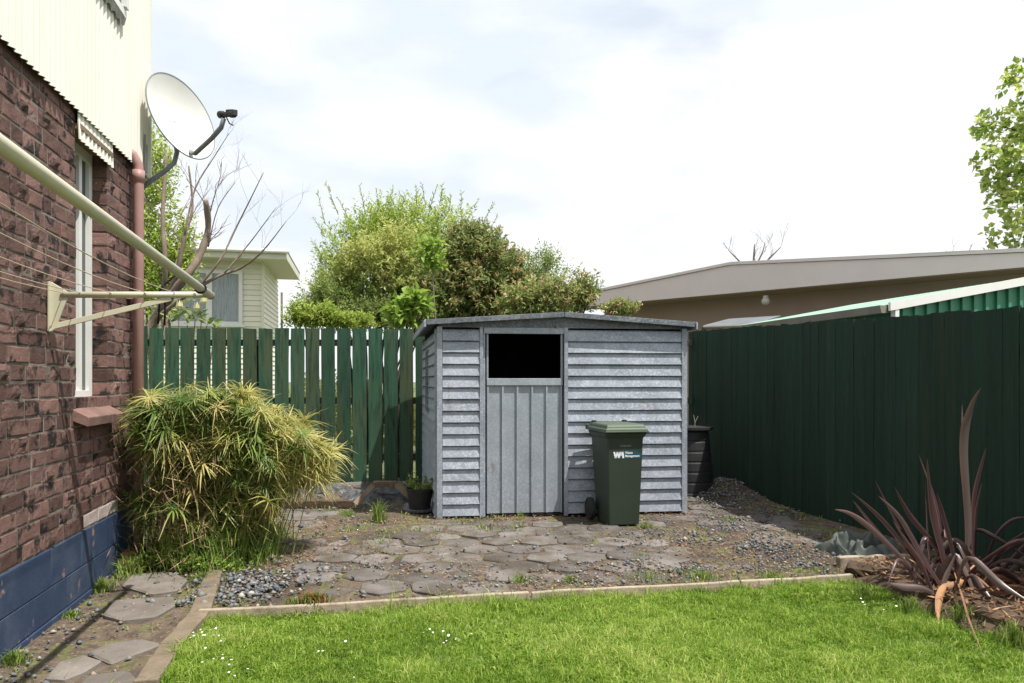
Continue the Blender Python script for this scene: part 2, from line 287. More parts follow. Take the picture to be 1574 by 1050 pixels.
# stone pavers: jittered six-sided cells laid in rows, some sunk into the soil
def rounded(poly, k=2, f=.22):
    o = []; n = len(poly)
    for i in range(n):
        a, b, c = (np.array(poly[(i+j) % n]) for j in (-1, 0, 1)); o.append(tuple(b+(a-b)*f)); o.append(tuple(b+(a+c-2*b)*f*.28)); o.append(tuple(b+(c-b)*f))
    return o
E0, E1 = Vector((-1.674, 3.82, 0)), Vector((2.16, 4.54, 0))
def edgeY(x): return 3.82+(x+1.674)*(.72/3.834)
PAV = []; cell = .285
for j in range(0, 20):
    for i in range(-12, 14):
        x = i*cell*1.04+(.5*cell if j % 2 else 0)+random.uniform(-.02, .02); y = 4.08+j*cell*.86+random.uniform(-.02, .02)
        x -= .1*(y-4)*.6
        if y < edgeY(x)+.2 or y > 8.75 or x < -2.3-(y-5)*.2 or x > 4.13-.211*y-.18: continue
        if x < -1.45 and y < 5.35: continue
        if -.72 < x < 1.75 and y > 6.6+(x)*.1: continue
        if x > 1.9 and y > 7.1: continue
        q = vnoise(x, y, 1.1, 5)
        if q > .42: continue                     # bare soil where pavers are gone
        PAV.append((x, y, q))
PAV = sorted(PAV, key=lambda p: p[1])[:295]
for x, y, q in PAV:
    a0 = random.uniform(-.12, .12)+.5; r = cell*.525
    poly = [(x+r*random.uniform(.93, 1.1)*math.cos(a0+k*math.pi/3)*1.06, y+r*random.uniform(.90, 1.08)*math.sin(a0+k*math.pi/3)) for k in range(6)]
    sink = random.choice([.006, .008, .010, .003, .000, -.003, -.005])-max(0, q)*.012
    slab_mesh(rounded(poly, f=.13), .05, float(gz(x, y))-.05+sink, 'p', None, .010, .003).part('paver', M['stone'], patio)
# path of stepping stones beside the house
path_polys = [[(185, 903), (205, 884), (262, 880), (288, 892), (276, 908), (230, 917)], [(158, 948), (172, 926), (265, 917), (271, 930), (240, 950), (190, 956)],
              [(133, 1006), (160, 992), (220, 984), (248, 992), (205, 1010), (170, 1022)], [(70, 1046), (90, 1020), (130, 1010), (160, 1020), (128, 1036), (98, 1048)],
              [(110, 1066), (140, 1040), (198, 1034), (215, 1052), (190, 1075), (140, 1082)], [(10, 1110), (40, 1062), (92, 1056), (112, 1075), (92, 1112), (40, 1125)], [(128, 1130), (150, 1094), (210, 1090), (235, 1112), (200, 1140)]]
pm = MB(); pm.add([(-3.0, 4.3, .0), (-2.0, 4.75, .0), (-1.66, 3.8, .0), (-1.5, 2.96, .0), (-1.3, .8, .0), (-1.9, .8, .0)], [(0, 5, 4, 3, 2, 1)])
for pl in path_polys:
    pts = [tuple(G(a+random.uniform(-3, 3), b+random.uniform(-2, 2)))[:2] for a, b in pl]; c = np.mean(pts, 0)
    slab_mesh(rounded(pts, f=.12), .05, -.042+random.uniform(0, .008), 'p', None, .012, .003).part('paving_slab', M['slab'], patio)
# small stones between
def kerbseg(a, b, wd, z0, z1, name, m_, label, cat, group=None, n=7):
    mb = MB(); d = (b-a).normalized(); s = Vector((-d.y, d.x, 0)); L_ = (b-a).length; ring = []
    for i in range(n+1):
        p = a+d*L_*i/n; wv = wd*(1+random.uniform(-.08, .08)); dz = random.uniform(-.004, .004)
        ring.append([p-s*wv/2+Z*z0, p+s*wv/2+Z*z0, p+s*wv/2+Z*(z1+dz), p-s*wv/2+Z*(z1+dz)])
    vs = [v for r in ring for v in r]; fs = [(0, 1, 2, 3), tuple(4*n+k for k in (3, 2, 1, 0))]
    for i in range(n):
        for k in range(4): fs.append((4*i+k, 4*(i+1)+k, 4*(i+1)+(k+1) % 4, 4*i+(k+1) % 4))
    mb.add(vs, fs); o = mb.part(name, m_, None, label=label, cat=cat, group=group, bevel=.006); return o
e = lambda t: E0+(E1-E0)*t
kerbseg(e(0), e(.462), .030, -.05, .026, 'edging_board', M['palewood'], 'long pale timber edging board starting at the path kerb in the lawn corner', 'edging', 'timber edging between lawn and paving')
kerbseg(e(.466)+Vector((0, .012, 0)), e(.80), .028, -.05, .022, 'edging_board', M['palewood'], 'middle timber edging board of the lawn edge, in front of the wheelie bin', 'edging', 'timber edging between lawn and paving')
kerbseg(e(.803), e(1.0)+Vector((0, .01, 0)), .030, -.05, .020, 'edging_board', M['palewood'], 'short pale timber edging board ending at the rotten logs by the flax', 'edging', 'timber edging between lawn and paving')
kerbseg(Vector((2.2, 4.83, 0)), Vector((2.72, 4.9, 0)), .05, -.04, .06, 'edging_board', M['palewood'], 'short raised timber board between the crumpled tarp and the flax', 'edging')
kp = [G(333, 874), G(307, 945), G(262, 996), G(222, 1056), Vector((-1.36, 1.9, 0))]
for i, (a, b) in enumerate(zip(kp[:-1], kp[1:])):
    if i < 3: kerbseg(a, b-(b-a).normalized()*.012, .10, -.04, .022, 'path_kerb', M['kerb'], ['rough brown kerb piece at the far end of the path beside the gravel corner', 'rough brown kerb piece along the lawn corner below the end of the pale edging board', 'rough brown kerb piece nearest the viewer between lawn and stepping stones'][i], 'kerb', 'kerb pieces between path and lawn')
kerbseg(G(425, 778, .02), G(545, 776, .02), .05, -.02, .045, 'edging_board', M['darkwood'], 'dark low timber edge lying at the back of the paving beside the sedge', 'edging')

# ---------------------------------------------------------------- house on the left
def H_(s, z, o=0.): return Vector((-1.6, 0, 0))+U*s+V*o+Z*z          # s along the wall, o outwards
S1 = 5.25/U.y; SW0, SW1 = 4.02/U.y, 4.51/U.y; ZB, ZT = .39, 2.78; WZ0, WZ1 = 1.14, 2.66
house = thing('brick_house', H_(3, 0), 'two storey house with clinker brick lower wall, navy base and cream corrugated cladding', 'house')
def hbox(s0, s1, z0, z1, o0, o1, mb=None):
    mb = mb or MB(); c = H_((s0+s1)/2, (z0+z1)/2, (o0+o1)/2); return mb.box(c, U*(s1-s0)/2, V*(o1-o0)/2, Z*(z1-z0)/2)
rotw = (0, 0, TH)
# brick mesh variants (local: x out, y along, z up)
def brick_mesh(L_, lump, seed, h=.0725, dp=.105, q=1):
    rr = random.Random(seed); ny_, nz_ = (9, 5) if lump else (5, 4); m = MB(); vs = []
    cy, cz, rr_ = rr.uniform(-.25, .25)*L_, rr.uniform(-.2, .2)*h, rr.uniform(.022, .036)
    for j in range(nz_+1):
        for i in range(ny_+1):
            fi = 0 if i == 0 else 1 if i == ny_ else .03+.94*(i-1)/(ny_-2); fj = 0 if j == 0 else 1 if j == nz_ else .07+.86*(j-1)/(nz_-2)
            y = (fi-.5)*L_; z = (fj-.5)*h; edge = (i in (0, ny_)) or (j in (0, nz_))
            x = rr.uniform(-.0012, .0012)-(.0022 if edge else 0)
            if lump and not edge: x += .022*math.exp(-(((y-cy)/rr_)**2+((z-cz)/.022)**2))*rr.uniform(.5, 1.2)-.003*rr.random()
            vs.append((x, y+(rr.uniform(-.0012, .0012) if edge else 0), z+(rr.uniform(-.0012, .0012) if edge else 0)))
    fs = [(j*(ny_+1)+i, j*(ny_+1)+i+1, (j+1)*(ny_+1)+i+1, (j+1)*(ny_+1)+i) for j in range(nz_) for i in range(ny_)]
    m.add(vs, fs); per = [i for i in range(ny_+1)]+[j*(ny_+1)+ny_ for j in range(1, nz_+1)]+[nz_*(ny_+1)+i for i in range(ny_-1, -1, -1)]+[j*(ny_+1) for j in range(nz_-1, 0, -1)]
    n0 = len(m.v); m.v += [(-dp, m.v[k][1], m.v[k][2]) for k in per]; n = len(per)
    for k in range(n): k2 = (k+1) % n; m.f.append((per[k], n0+k, n0+k2, per[k2]))
    m.f.append(tuple(n0+k for k in range(n)))
    me, _ = m.mesh('brick', M['brick'], centre=False)
    if lump:
        me.materials.append(M['lump'])
        for k, f in enumerate(me.polygons):
            if k < len(fs) and max(me.vertices[v].co.x for v in f.vertices) > .009: f.material_index = 1
    return me
BV = {}
def bmesh_for(L_):
    k = round(L_, 2)
    if k not in BV: BV[k] = [brick_mesh(k-.010, False, 10*k+i) for i in range(4)]+[brick_mesh(k-.010, True, 99+10*k+i) for i in range(4)]
    return BV[k]
rows = 28; rh = (ZT-ZB)/rows; near = MB(); BR = []
rb = random.Random(21)
for j in range(rows):
    z = ZB+rh*(j+.5); s = S1; first = True
    while s > .6:
        ln = rb.choice((.235, .235, .19, .155, .12)); ln = .12 if (first and j % 2) else ln; first = False; s0 = s-ln; s0 = SW1 if SW1 < s0 < SW1+.07 else s0; segs = [(s0, s)]
        if z > WZ0-.02:
            segs = []
            if s > SW1+.02: segs.append((max(s0, SW1), s))
            if s0 < SW0-.02: segs.append((s0, min(s, SW0)))
        for a, b in segs:
            if b-a > .03: BR.append((a, b, z, j))
        s = s0
vis = sorted([q for q in BR if q[0] > 3.12], key=lambda q: q[0])[:300]; vs_ = set(vis)
for q in BR:
    a, b, z, j = q
    if q in vs_:
        ms = bmesh_for(b-a); lump = rb.random() < .17; me = rb.choice(ms[4:] if lump else ms[:4])
        o = link_mesh('brick', me, H_((a+b)/2, z, rb.uniform(-.003, .003)), house, (rb.uniform(-.012, .012), 0, TH+rb.uniform(-.01, .01)), (1, 1, (rh-.0115)/.0725))
        if j == 0 and 4.15 < (a+b)/2 < 4.75: o.data = o.data.copy(); o.data.materials[0] = M['brick_pale']; o['label'] = 'pale lime-stained brick just above the navy base'
    else: hbox(a+.005, b-.005, z-rh/2+.005, z+rh/2-.005, -.1, 0, near)
near.part('brickwork', M['brick'], house, kind='stuff')
mo = MB(); hbox(.5, S1-.003, ZB-.02, WZ0-.01, -.12, -.0045, mo); hbox(.5, SW0-.014, WZ0-.01, ZT+.1, -.12, -.0045, mo); hbox(SW1+.014, S1-.003, WZ0-.01, ZT+.1, -.12, -.0045, mo); hbox(SW0-.004, SW1+.004, WZ1, ZT+.1, -.12, -.0045, mo)
mo.part('mortar', M['mortar'], house)
for j, (z0, z1) in enumerate(((-.2, .02), (.024, .186), (.19, .385))):
    s = S1
    while s > .6:
        ln = .2 if (j % 2 and s == S1) else .4
        hbox(s-ln+.002, s-.001, z0, z1, -.12, .006 if j else .012).part('foundation_block', M['blue'], house, bevel=.004); s -= ln
# upper cladding, corrugated
def corrugated(s0, s1, z0, z1, o, pitch=.062, amp=.0085):
    n = int((s1-s0)/pitch*8); m = MB(); vs = []; fs = []
    for i in range(n+1):
        s = s0+(s1-s0)*i/n; w_ = amp*math.cos(2*math.pi*s/pitch)
        vs += [H_(s, z0, o+w_), H_(s, z1, o+w_), H_(s, z0, o+w_-.004), H_(s, z1, o+w_-.004)]
    for i in range(n):
        a = 4*i; b = a+4; fs += [(a, b, b+1, a+1), (b+2, a+2, a+3, b+3), (a, a+2, b+2, b), (a+1, b+1, b+3, a+3)]
    fs += [(0, 1, 3, 2), (4*n, 4*n+2, 4*n+3, 4*n+1)]; return m.add(vs, fs)
s = S1+.02; k = 0
while s > .6:
    corrugated(max(.5, s-.744), s, 2.745, 5.45, .034+.0022*(k % 2)).part('cladding_sheet', M['cream'], house, smooth=False); s -= .744-.0; k += 1
hbox(S1+.021, S1+.035, 2.735, 5.45, -.12, .05).part('corner_flashing', M['cream'], house)
mb = MB(); hbox(.5, S1+.0, ZT+.10, 5.45, -5.5, -.02, mb); hbox(.5, S1-.004, -.2, ZT+.10, -5.5, -.22, mb); mb.part('wall', M['cream'], house)
hbox(SW1+.02, S1-.004, -.2, ZT+.1, -.22, -.12).part('inner_wall', M['mortar'], house)
# drip stains on the corner: grey flashing straps
for a, b, c in ((S1-.13, S1-.10, 3.02), (S1-.095, S1-.06, 2.96)):
    hbox(a, b, 2.75, c, .044, .050).part('flashing_strap', M['stain'], house, bevel=.004)
# lower window
win = MB(); hbox(SW0, SW0+.055, WZ0, WZ1, -.115, -.085, win); hbox(SW1-.055, SW1-.002, WZ0, WZ1, -.115, -.085, win); hbox(SW0+.055, SW1-.055, WZ0, WZ0+.05, -.115, -.085, win); hbox(SW0+.055, SW1-.055, WZ1-.06, WZ1, -.115, -.085, win)
hbox(SW1-.205, SW1-.160, WZ0+.05, WZ1-.06, -.118, -.088, win)
wf = win.part('window', M['white'], house, label='narrow white framed window recessed in the brick wall'); hbox(SW0+.055, SW1-.205, WZ0+.05, WZ1-.06, -.112, -.106).part('pane', M['glass'], wf); hbox(SW1-.160, SW1-.055, WZ0+.05, WZ1-.06, -.112, -.106).part('pane', M['glass'], wf)
hbox(SW0-.05, SW1+.05, WZ0-.1, WZ1+.1, -.135, -.122).part('reveal_board', M['mortar'], house)
# window sill of sloping bricks
for i in range(3):
    s0 = SW0-.05+i*(SW1-SW0+.10)/3; s1_ = s0+(SW1-SW0+.10)/3-.004
    a = [H_(s0, WZ0-.085, -.08), H_(s1_, WZ0-.085, -.08), H_(s1_, WZ0-.150, .075), H_(s0, WZ0-.150, .075)]
    b = [H_(s0, WZ0-.004, -.08), H_(s1_, WZ0-.004, -.08), H_(s1_, WZ0-.095, .082), H_(s0, WZ0-.095, .082)]
    MB().hexa(a+b).part('sill_brick', M['sill'], house, bevel=.005)
# hood of cladding over the window
c2 = MB(); n = 40
for i in range(n+1):
    s_ = SW0-.03+(SW1-SW0+.06)*i/n; w_ = .007*math.cos(2*math.pi*s_/.062)
    c2.v += [tuple(H_(s_, 2.80, .016+w_)), tuple(H_(s_, 2.60, .026+w_)), tuple(H_(s_, 2.80, .012+w_)), tuple(H_(s_, 2.60, .022+w_))]
for i in range(n): a = 4*i; b = a+4; c2.f += [(a, b, b+1, a+1), (b+2, a+2, a+3, b+3), (a+1, b+1, b+3, a+3)]
c2.part('window_hood', M['cream'], house)
hbox(SW0-.02, SW1+.02, 2.66, 2.69, -.115, .03).part('hood_soffit', M['rawwood'], house)
# upper window, only its lower corner in view
u0, u1, uz = 3.0, 4.64/U.y, 3.60
uw = MB(); hbox(u0, u1, uz, uz+.045, .045, .075, uw); hbox(u1-.06, u1, uz+.055, 4.7, .045, .09, uw); hbox(u0, u0+.06, uz+.055, 4.7, .045, .09, uw); hbox(u0+.06, u1-.06, 4.64, 4.7, .045, .09, uw)
uf = uw.part('window', M['white'], house, label='upper floor window with grey frilled flashing under its sill'); hbox(u0+.06, u1-.06, uz+.055, 4.64, .046, .06).part('pane', M['glass'], uf)
fl = MB(); n = 60
for i in range(n+1):
    s_ = u0+(u1-u0)*i/n; q = .012*math.sin(i*1.9)
    fl.v += [tuple(H_(s_, uz-.002, .07)), tuple(H_(s_, uz-.05+q, .058+.3*q))]
for i in range(n): a = 2*i; fl.f.append((a, a+2, a+3, a+1))
fl.part('sill_flashing', M['stain'], uf)
# downpipe
ps = 4.93/U.y
dp = thing('downpipe', H_(ps, 0, .06), 'pink painted round downpipe fixed to the brick wall near the corner', 'downpipe')
MB().tube([H_(ps, -.02, .062), H_(ps, 2.66, .062), H_(ps, 2.74, .058), H_(ps-.02, 2.80, .03), H_(ps-.05, 2.83, -.02)], .034, 14).part('pipe', M['pipe'], dp, smooth=True)
for z_ in (2.66, .85): MB().tube([H_(ps, z_-.04, .062), H_(ps, z_+.04, .062)], .040, 14).part('collar', M['pipe'], dp, smooth=True)
for z_ in (1.82, .62): hbox(ps-.05, ps+.05, z_-.012, z_+.012, 0, .03).part('clip', M['pipe'], dp)
cp = thing('thin_pipe', H_(ps+.14, 0, .03), 'thin pink pipe running up beside the downpipe', 'pipe')
MB().tube([H_(ps+.125, .1, .03), H_(ps+.125, 2.70, .03)], .014, 8).part('pipe', M['pipe'], cp, smooth=True)
hbox(ps+.09, ps+.16, 1.78, 1.80, 0, .02).part('clip', M['pipe'], cp)
# clothesline folded out from the wall
cs = 3.66/U.y; cl = thing('clothesline', H_(cs, 1.5, 0), 'cream fold-down clothesline fixed to the brick wall with thin wires', 'clothesline')
TIP = P(322, 453, 3.85); RB = P(0, 222, 1.615)
for s_, far in ((cs, True), (cs-2.6, False)):
    m_ = MB(); hbox(s_-.02, s_+.02, 1.50, 1.755, .004, .016, m_)
    m_.hexa([H_(s_-.006, 1.50, .015), H_(s_+.006, 1.50, .015), H_(s_+.006, 1.515, .035), H_(s_-.006, 1.515, .035), H_(s_-.006, 1.755, .015), H_(s_+.006, 1.755, .015), H_(s_+.006, 1.70, .10), H_(s_-.006, 1.70, .10)])
    m_.part('wall_bracket', M['steel_cream'], cl, bevel=.002)
    tip = TIP if far else TIP-U*2.6+Z*.07
    a = H_(s_, 1.69, .06); MB().tube([a, tip], .0165, 12).part('arm', M['steel_cream'], cl, smooth=True)
    b = H_(s_, 1.525, .02); b2 = a+(tip-a)*.73-Z*.02; d = (b2-b).normalized(); MB().box((b+b2)/2, d*(b2-b).length/2, U*.006, d.cross(U).normalized()*.014).part('brace', M['steel_cream'], cl, bevel=.002)
    if far:
        for t in (.13, .33, .56, .9): MB().lathe([(0, .012), (.007, .012), (.009, .004), (.010, 0)], a+(tip-a)*t-U*.008, 8, -U).part('eyelet', M['gutter'], cl)
        ARM = (a, tip)
RD = (RB-TIP).normalized(); MB().tube([TIP-RD*.02, RB, RB+RD*.6], .021, 16).part('front_rail', M['steel_cream'], cl, smooth=True)
MB().lathe([(0, .0), (.023, 0), (.023, .03), (0, .03)], TIP-RD*.03, 14, RD).part('end_cap', M['gutter'], cl)
for t in (.02, .13, .33, .56, .76):
    a = ARM[0]+(ARM[1]-ARM[0])*t; m_ = MB(); n = 10; pts = []
    for i in range(n+1):
        q = i/n; pts.append(a+(RD*2.6)*q-Z*.05*4*q*(1-q)+Z*.01)
    m_.tube(pts, .0022, 5).part('line', M['wire'], cl)
rp = thing('tie_cord', P(250, 440, 3.8), 'black cord tied round the clothesline rail and hanging by its arm', 'cord')
pr = TIP+RD*.19
for i, pl in enumerate(([(275, 417), (262, 430), (250, 440), (243, 452), (245, 470), (243, 498)], [(246, 432), (252, 442), (254, 470), (253, 500)])):
    MB().tube([P(a, b, 3.83-.003*k-.02*i) for k, (a, b) in enumerate(pl)], .0055, 6).part('strand', M['rope'], rp, smooth=True)
knot = TIP+RD*.22; a = RD.orthogonal().normalized(); b = RD.cross(a)
MB().tube([knot+(a*math.cos(t)+b*math.sin(t))*.0255+RD*.006*math.sin(t*2) for t in np.linspace(0, 2*math.pi, 18)], .005, 6).part('loop', M['rope'], rp, smooth=True)

# satellite dish
DC = P(280, 179, 5.30); vd = (DC-Vector((0, 0, EYE))).normalized(); rt = vd.cross(Z).normalized(); up = rt.cross(vd)
DN = ((rt*.84+up*.54)*.79-vd*.61).normalized(); mjr = (rt*.57-up*.82); mjr = (mjr-DN*mjr.dot(DN)).normalized(); mnr = DN.cross(mjr)
ds = thing('satellite_dish', P(216, 292, 5.28), 'white satellite dish on a grey arm at the corner of the house', 'satellite dish')
mb = MB(); nr, na = 9, 48; Rd = .300
def dp_(r, a, off=0): return DC+mjr*(r*Rd*1.06*math.cos(a))+mnr*(r*Rd*.97*math.sin(a))+DN*(.085*(r*r-1)+off)
for side in (0, 1):
    base = len(mb.v); mb.v.append(tuple(dp_(0, 0, -.006*side)))
    for i in range(1, nr+1):
        for k in range(na): mb.v.append(tuple(dp_(i/nr, 2*math.pi*k/na, -.006*side)))
    for k in range(na):
        k2 = (k+1) % na; f = (base, base+1+k, base+1+k2); mb.f.append(f if not side else f[::-1])
        for i in range(nr-1):
            q = base+1+i*na; f = (q+k, q+na+k, q+na+k2, q+k2); mb.f.append(f if not side else f[::-1])
mb.part('reflector', M['dish'], ds, smooth=True)
MB().tube([dp_(1.005, 2*math.pi*k/48, -.004) for k in range(49)], .0055, 6, False).part('rim', M['dishgrey'], ds, smooth=True)
LN = P(348, 176, 5.0); low = P(312, 238, 5.22)
MB().tube([P(292, 233, 5.36), P(300, 236, 5.20), P(325, 213, 5.08), P(340, 196, 5.02), P(344, 182, 5.0)], .017, 8).part('feed_arm', M['dishgrey'], ds, smooth=True)
ln_d = (DC-LN).normalized()
MB().lathe([(0, .075), (.026, .075), (.026, .04), (.018, .03), (.018, -.05), (.024, -.055), (.024, -.09), (0, -.09)], LN, 14, ln_d).part('receiver', M['black'], ds, smooth=False)
MB().box(LN-ln_d*.06+Z*.01, ln_d*.04, rt*.018, Z*.022).part('receiver_box', M['black'], ds, bevel=.004)
MB().tube([LN-Z*.02, LN-Z*.06+rt*.02, LN-Z*.07+rt*.045], .005, 6).part('cable', M['rope'], ds)
MB().tube([P(214, 293, 5.27), P(228, 281, 5.27), P(255, 262, 5.28), P(268, 250, 5.30), P(272, 234, 5.34), DC-DN*.10], .018, 10).part('mast', M['dishgrey'], ds, smooth=True)
MB().box(P(216, 290, 5.26), U*.05, V*.006, Z*.06).part('wall_plate', M['dishgrey'], ds)
MB().box(DC-DN*.115, mjr*.05, mnr*.03, DN*.03).part('mount_bracket', M['dishgrey'], ds)

# ---------------------------------------------------------------- fences
def paling(mesh_c, wd, h, th, seed):
    rr = random.Random(seed); m = MB(); n = 5; vs = []
    for i in range(n+1):
        z = h*i/n; w0 = wd/2+rr.uniform(-.002, .002); dx = rr.uniform(-.002, .002); dy = rr.uniform(-.002, .002)
        zt = (rr.uniform(-.006, .006) if i == n else 0)
        vs += [(dx-w0, dy-th/2, z+zt), (dx+w0, dy-th/2, z-zt), (dx+w0, dy+th/2, z-zt), (dx-w0, dy+th/2, z+zt)]
    fs = [(3, 2, 1, 0), tuple(4*n+k for k in range(4))]
    for i in range(n):
        for k in range(4): fs.append((4*i+k, 4*i+(k+1) % 4, 4*(i+1)+(k+1) % 4, 4*(i+1)+k))
    m.add(vs, fs); return m.mesh('paling', mesh_c, centre=False)[0]
FY = 8.87
bf = thing('paling_fence', (-2.8, FY, 0), 'weathered green paling fence with gaps behind the sedge and shed', 'fence')
pmesh = [paling(M['green'], .167, 1.90, .018, i) for i in range(6)]
x0 = (230.5-CX)/FP*FY
for i in range(-8, 33):
    x = x0+.079+i*24.05/FP*FY
    if x > 2.26: continue
    link_mesh('paling', pmesh[i % 6], (x, FY+random.uniform(-.003, .003), -.0+random.uniform(-.006, .006)+(.02 if i < 0 else -.002*i/3)), bf, (random.uniform(-.004, .004), random.uniform(-.004, .004), 0))
for z_ in (1.72, 1.0, .30): MB().abox(-6.4, 2.24, FY+.016, FY+.062, z_-.04, z_+.04).part('rail', M['rail'], bf)
for x in (-5.6, -3.2, -.9, 1.4): MB().abox(x-.05, x+.05, FY+.064, FY+.16, -.1, 1.75).part('post', M['rail'], bf)
rf = thing('board_fence', (3.0, 5.3, 0), 'tall solid dark green board fence along the right side of the yard', 'fence')
dmesh = [paling(M['greendark'], .117, 1.95, .02, 50+i) for i in range(6)]
s = 9.0/U.y; i = 0
while s > 1.3:
    y = (s-.059)*U.y; x = 4.13-.211*y; zt = 1.868-.035*(9-y)+random.uniform(-.008, .008)
    o = link_mesh('paling', dmesh[(i*5) % 6], Vector((x, y, zt-1.95))+V*random.uniform(-.002, .002), rf, (0, random.uniform(-.003, .003), TH+R(90)+random.uniform(-.008, .008))); s -= .1185; i += 1
for z_ in (1.45, .85, .25):
    a, b = Vector((4.13-.211*1.3, 1.3, z_-.1))+V*.035, Vector((4.13-.211*9, 9, z_+.1))+V*.035
    MB().box((a+b)/2, (b-a)/2, V*.022, Z*.04).part('rail', M['rail'], rf)
for y in (8.6, 6.4, 4.2, 2.0): MB().box(Vector((4.13-.211*y, y, .8))+V*.11, U*.05, V*.05, Z*.85).part('post', M['rail'], rf)

# ---------------------------------------------------------------- garden shed
SO = Vector((-.68, 6.49, 0)); SA = Vector((math.cos(R(7)), math.sin(R(7)), 0)); SB = Vector((-.178, .984, 0)); SW = 2.348; SD = 2.12
def S_(s, t, z): return SO+SA*s+SB*t+Z*z
shed = thing('garden_shed', S_(SW/2, 0, 0), 'galvanised metal garden shed with ribbed door and open black hatch', 'shed')
nrm_f = Vector((SA.y, -SA.x, 0)); nrm_l = Vector((-SB.y, SB.x, 0))
def sbox(s0, s1, z0, z1, o0, o1):       # on the front face; o outwards
    return MB().hexa([S_(s0, 0, z0)+nrm_f*o1, S_(s1, 0, z0)+nrm_f*o1, S_(s1, 0, z0)+nrm_f*o0, S_(s0, 0, z0)+nrm_f*o0, S_(s0, 0, z1)+nrm_f*o1, S_(s1, 0, z1)+nrm_f*o1, S_(s1, 0, z1)+nrm_f*o0, S_(s0, 0, z1)+nrm_f*o0])
def clap(a, b, z0, z1, n_, o=.0, lip=.024, m_='galv', wav=0):
    mb = MB(); k = 6; vs = []
    for i in range(k+1):
        p = a+(b-a)*i/k; j = random.uniform(-wav, wav)
        vs += [p+Z*(z0+j)+n_*(o-.012), p+Z*(z0+j)+n_*(o+.004), p+Z*(z0+j+.006)+n_*(o+lip), p+Z*(z1-.008)+n_*(o+.003), p+Z*(z1+.004)+n_*(o-.012)]
    fs = [(0, 1, 2, 3, 4)[::-1], tuple(5*k+q for q in range(5))]
    for i in range(k):
        for q in range(5): fs.append((5*i+q, 5*i+(q+1) % 5, 5*(i+1)+(q+1) % 5, 5*(i+1)+q))
    mb.add(vs, fs); return mb
NR = 16; RHT = 1.70/NR
for j in range(NR):
    z0 = .015+j*RHT; z1 = z0+RHT
    clap(S_(.05, 0, 0), S_(.385, 0, 0), z0, z1, nrm_f, 0, wav=.001).part('cladding_board', M['galv'], shed)
    clap(S_(1.205, 0, 0), S_(2.295, 0, 0), z0, z1, nrm_f, 0, wav=.0012).part('cladding_board', M['galv'], shed)
    clap(S_(0, SD-.03, 0), S_(0, .05, 0), z0, z1, nrm_l, 0, wav=.001).part('cladding_board', M['galv'], shed)
    clap(S_(SW, .05, 0), S_(SW, SD-.03, 0), z0, z1, -nrm_l, 0).part('cladding_board', M['galv'], shed)
def bar(a, b, hw, hd, n_, name='post', m_='galv', bev=.003):
    d = (b-a); w_ = d.normalized().cross(n_).normalized(); return MB().box((a+b)/2, d/2, w_*hw, n_*hd).part(name, M[m_], shed, bevel=bev)
for s_, hw in ((.022, .025), (.402, .016), (1.186, .018), (2.322, .026)):
    bar(S_(s_, 0, 0)+nrm_f*.005, S_(s_, 0, 1.74)+nrm_f*.005, hw, .022, nrm_f, 'corner_post' if s_ < .1 or s_ > 2 else 'door_post')
bar(S_(.43, 0, 0)+nrm_f*(-.02), S_(.43, 0, 1.70)+nrm_f*(-.02), .010, .012, nrm_f, 'door_post')
for s_, t_ in ((0, SD), (SW, SD)): bar(S_(s_, t_, 0), S_(s_, t_, 1.74), .02, .02, nrm_f, 'corner_post')
bar(S_(0, .025, 0)+nrm_l*.004, S_(0, .025, 1.72)+nrm_l*.004, .022, .016, nrm_l, 'corner_post')
# walls inside, coloured near black for the shade behind the open hatch
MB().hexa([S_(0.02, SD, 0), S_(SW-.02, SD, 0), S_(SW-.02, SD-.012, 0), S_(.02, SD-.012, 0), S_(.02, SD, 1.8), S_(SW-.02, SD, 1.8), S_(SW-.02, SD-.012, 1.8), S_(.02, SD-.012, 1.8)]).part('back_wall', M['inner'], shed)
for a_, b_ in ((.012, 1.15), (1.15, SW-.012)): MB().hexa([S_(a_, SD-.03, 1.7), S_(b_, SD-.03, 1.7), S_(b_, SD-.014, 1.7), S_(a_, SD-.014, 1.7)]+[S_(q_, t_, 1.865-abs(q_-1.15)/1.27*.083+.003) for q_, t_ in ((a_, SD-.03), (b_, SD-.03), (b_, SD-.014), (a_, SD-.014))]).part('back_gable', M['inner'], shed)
for s_ in (.016, SW-.016): MB().hexa([S_(s_-.002, .05, 0), S_(s_+.002, .05, 0), S_(s_+.002, SD-.02, 0), S_(s_-.002, SD-.02, 0), S_(s_-.002, .05, 1.78), S_(s_+.002, .05, 1.78), S_(s_+.002, SD-.02, 1.78), S_(s_-.002, SD-.02, 1.78)]).part('shade_lining', M['inner'], shed)
MB().hexa([S_(.01, .02, .0), S_(SW-.01, .02, .0), S_(SW-.01, SD-.02, .0), S_(.01, SD-.02, .0), S_(.01, .02, .02), S_(SW-.01, .02, .02), S_(SW-.01, SD-.02, .02), S_(.01, SD-.02, .02)]).part('shed_floor', M['inner'], shed)
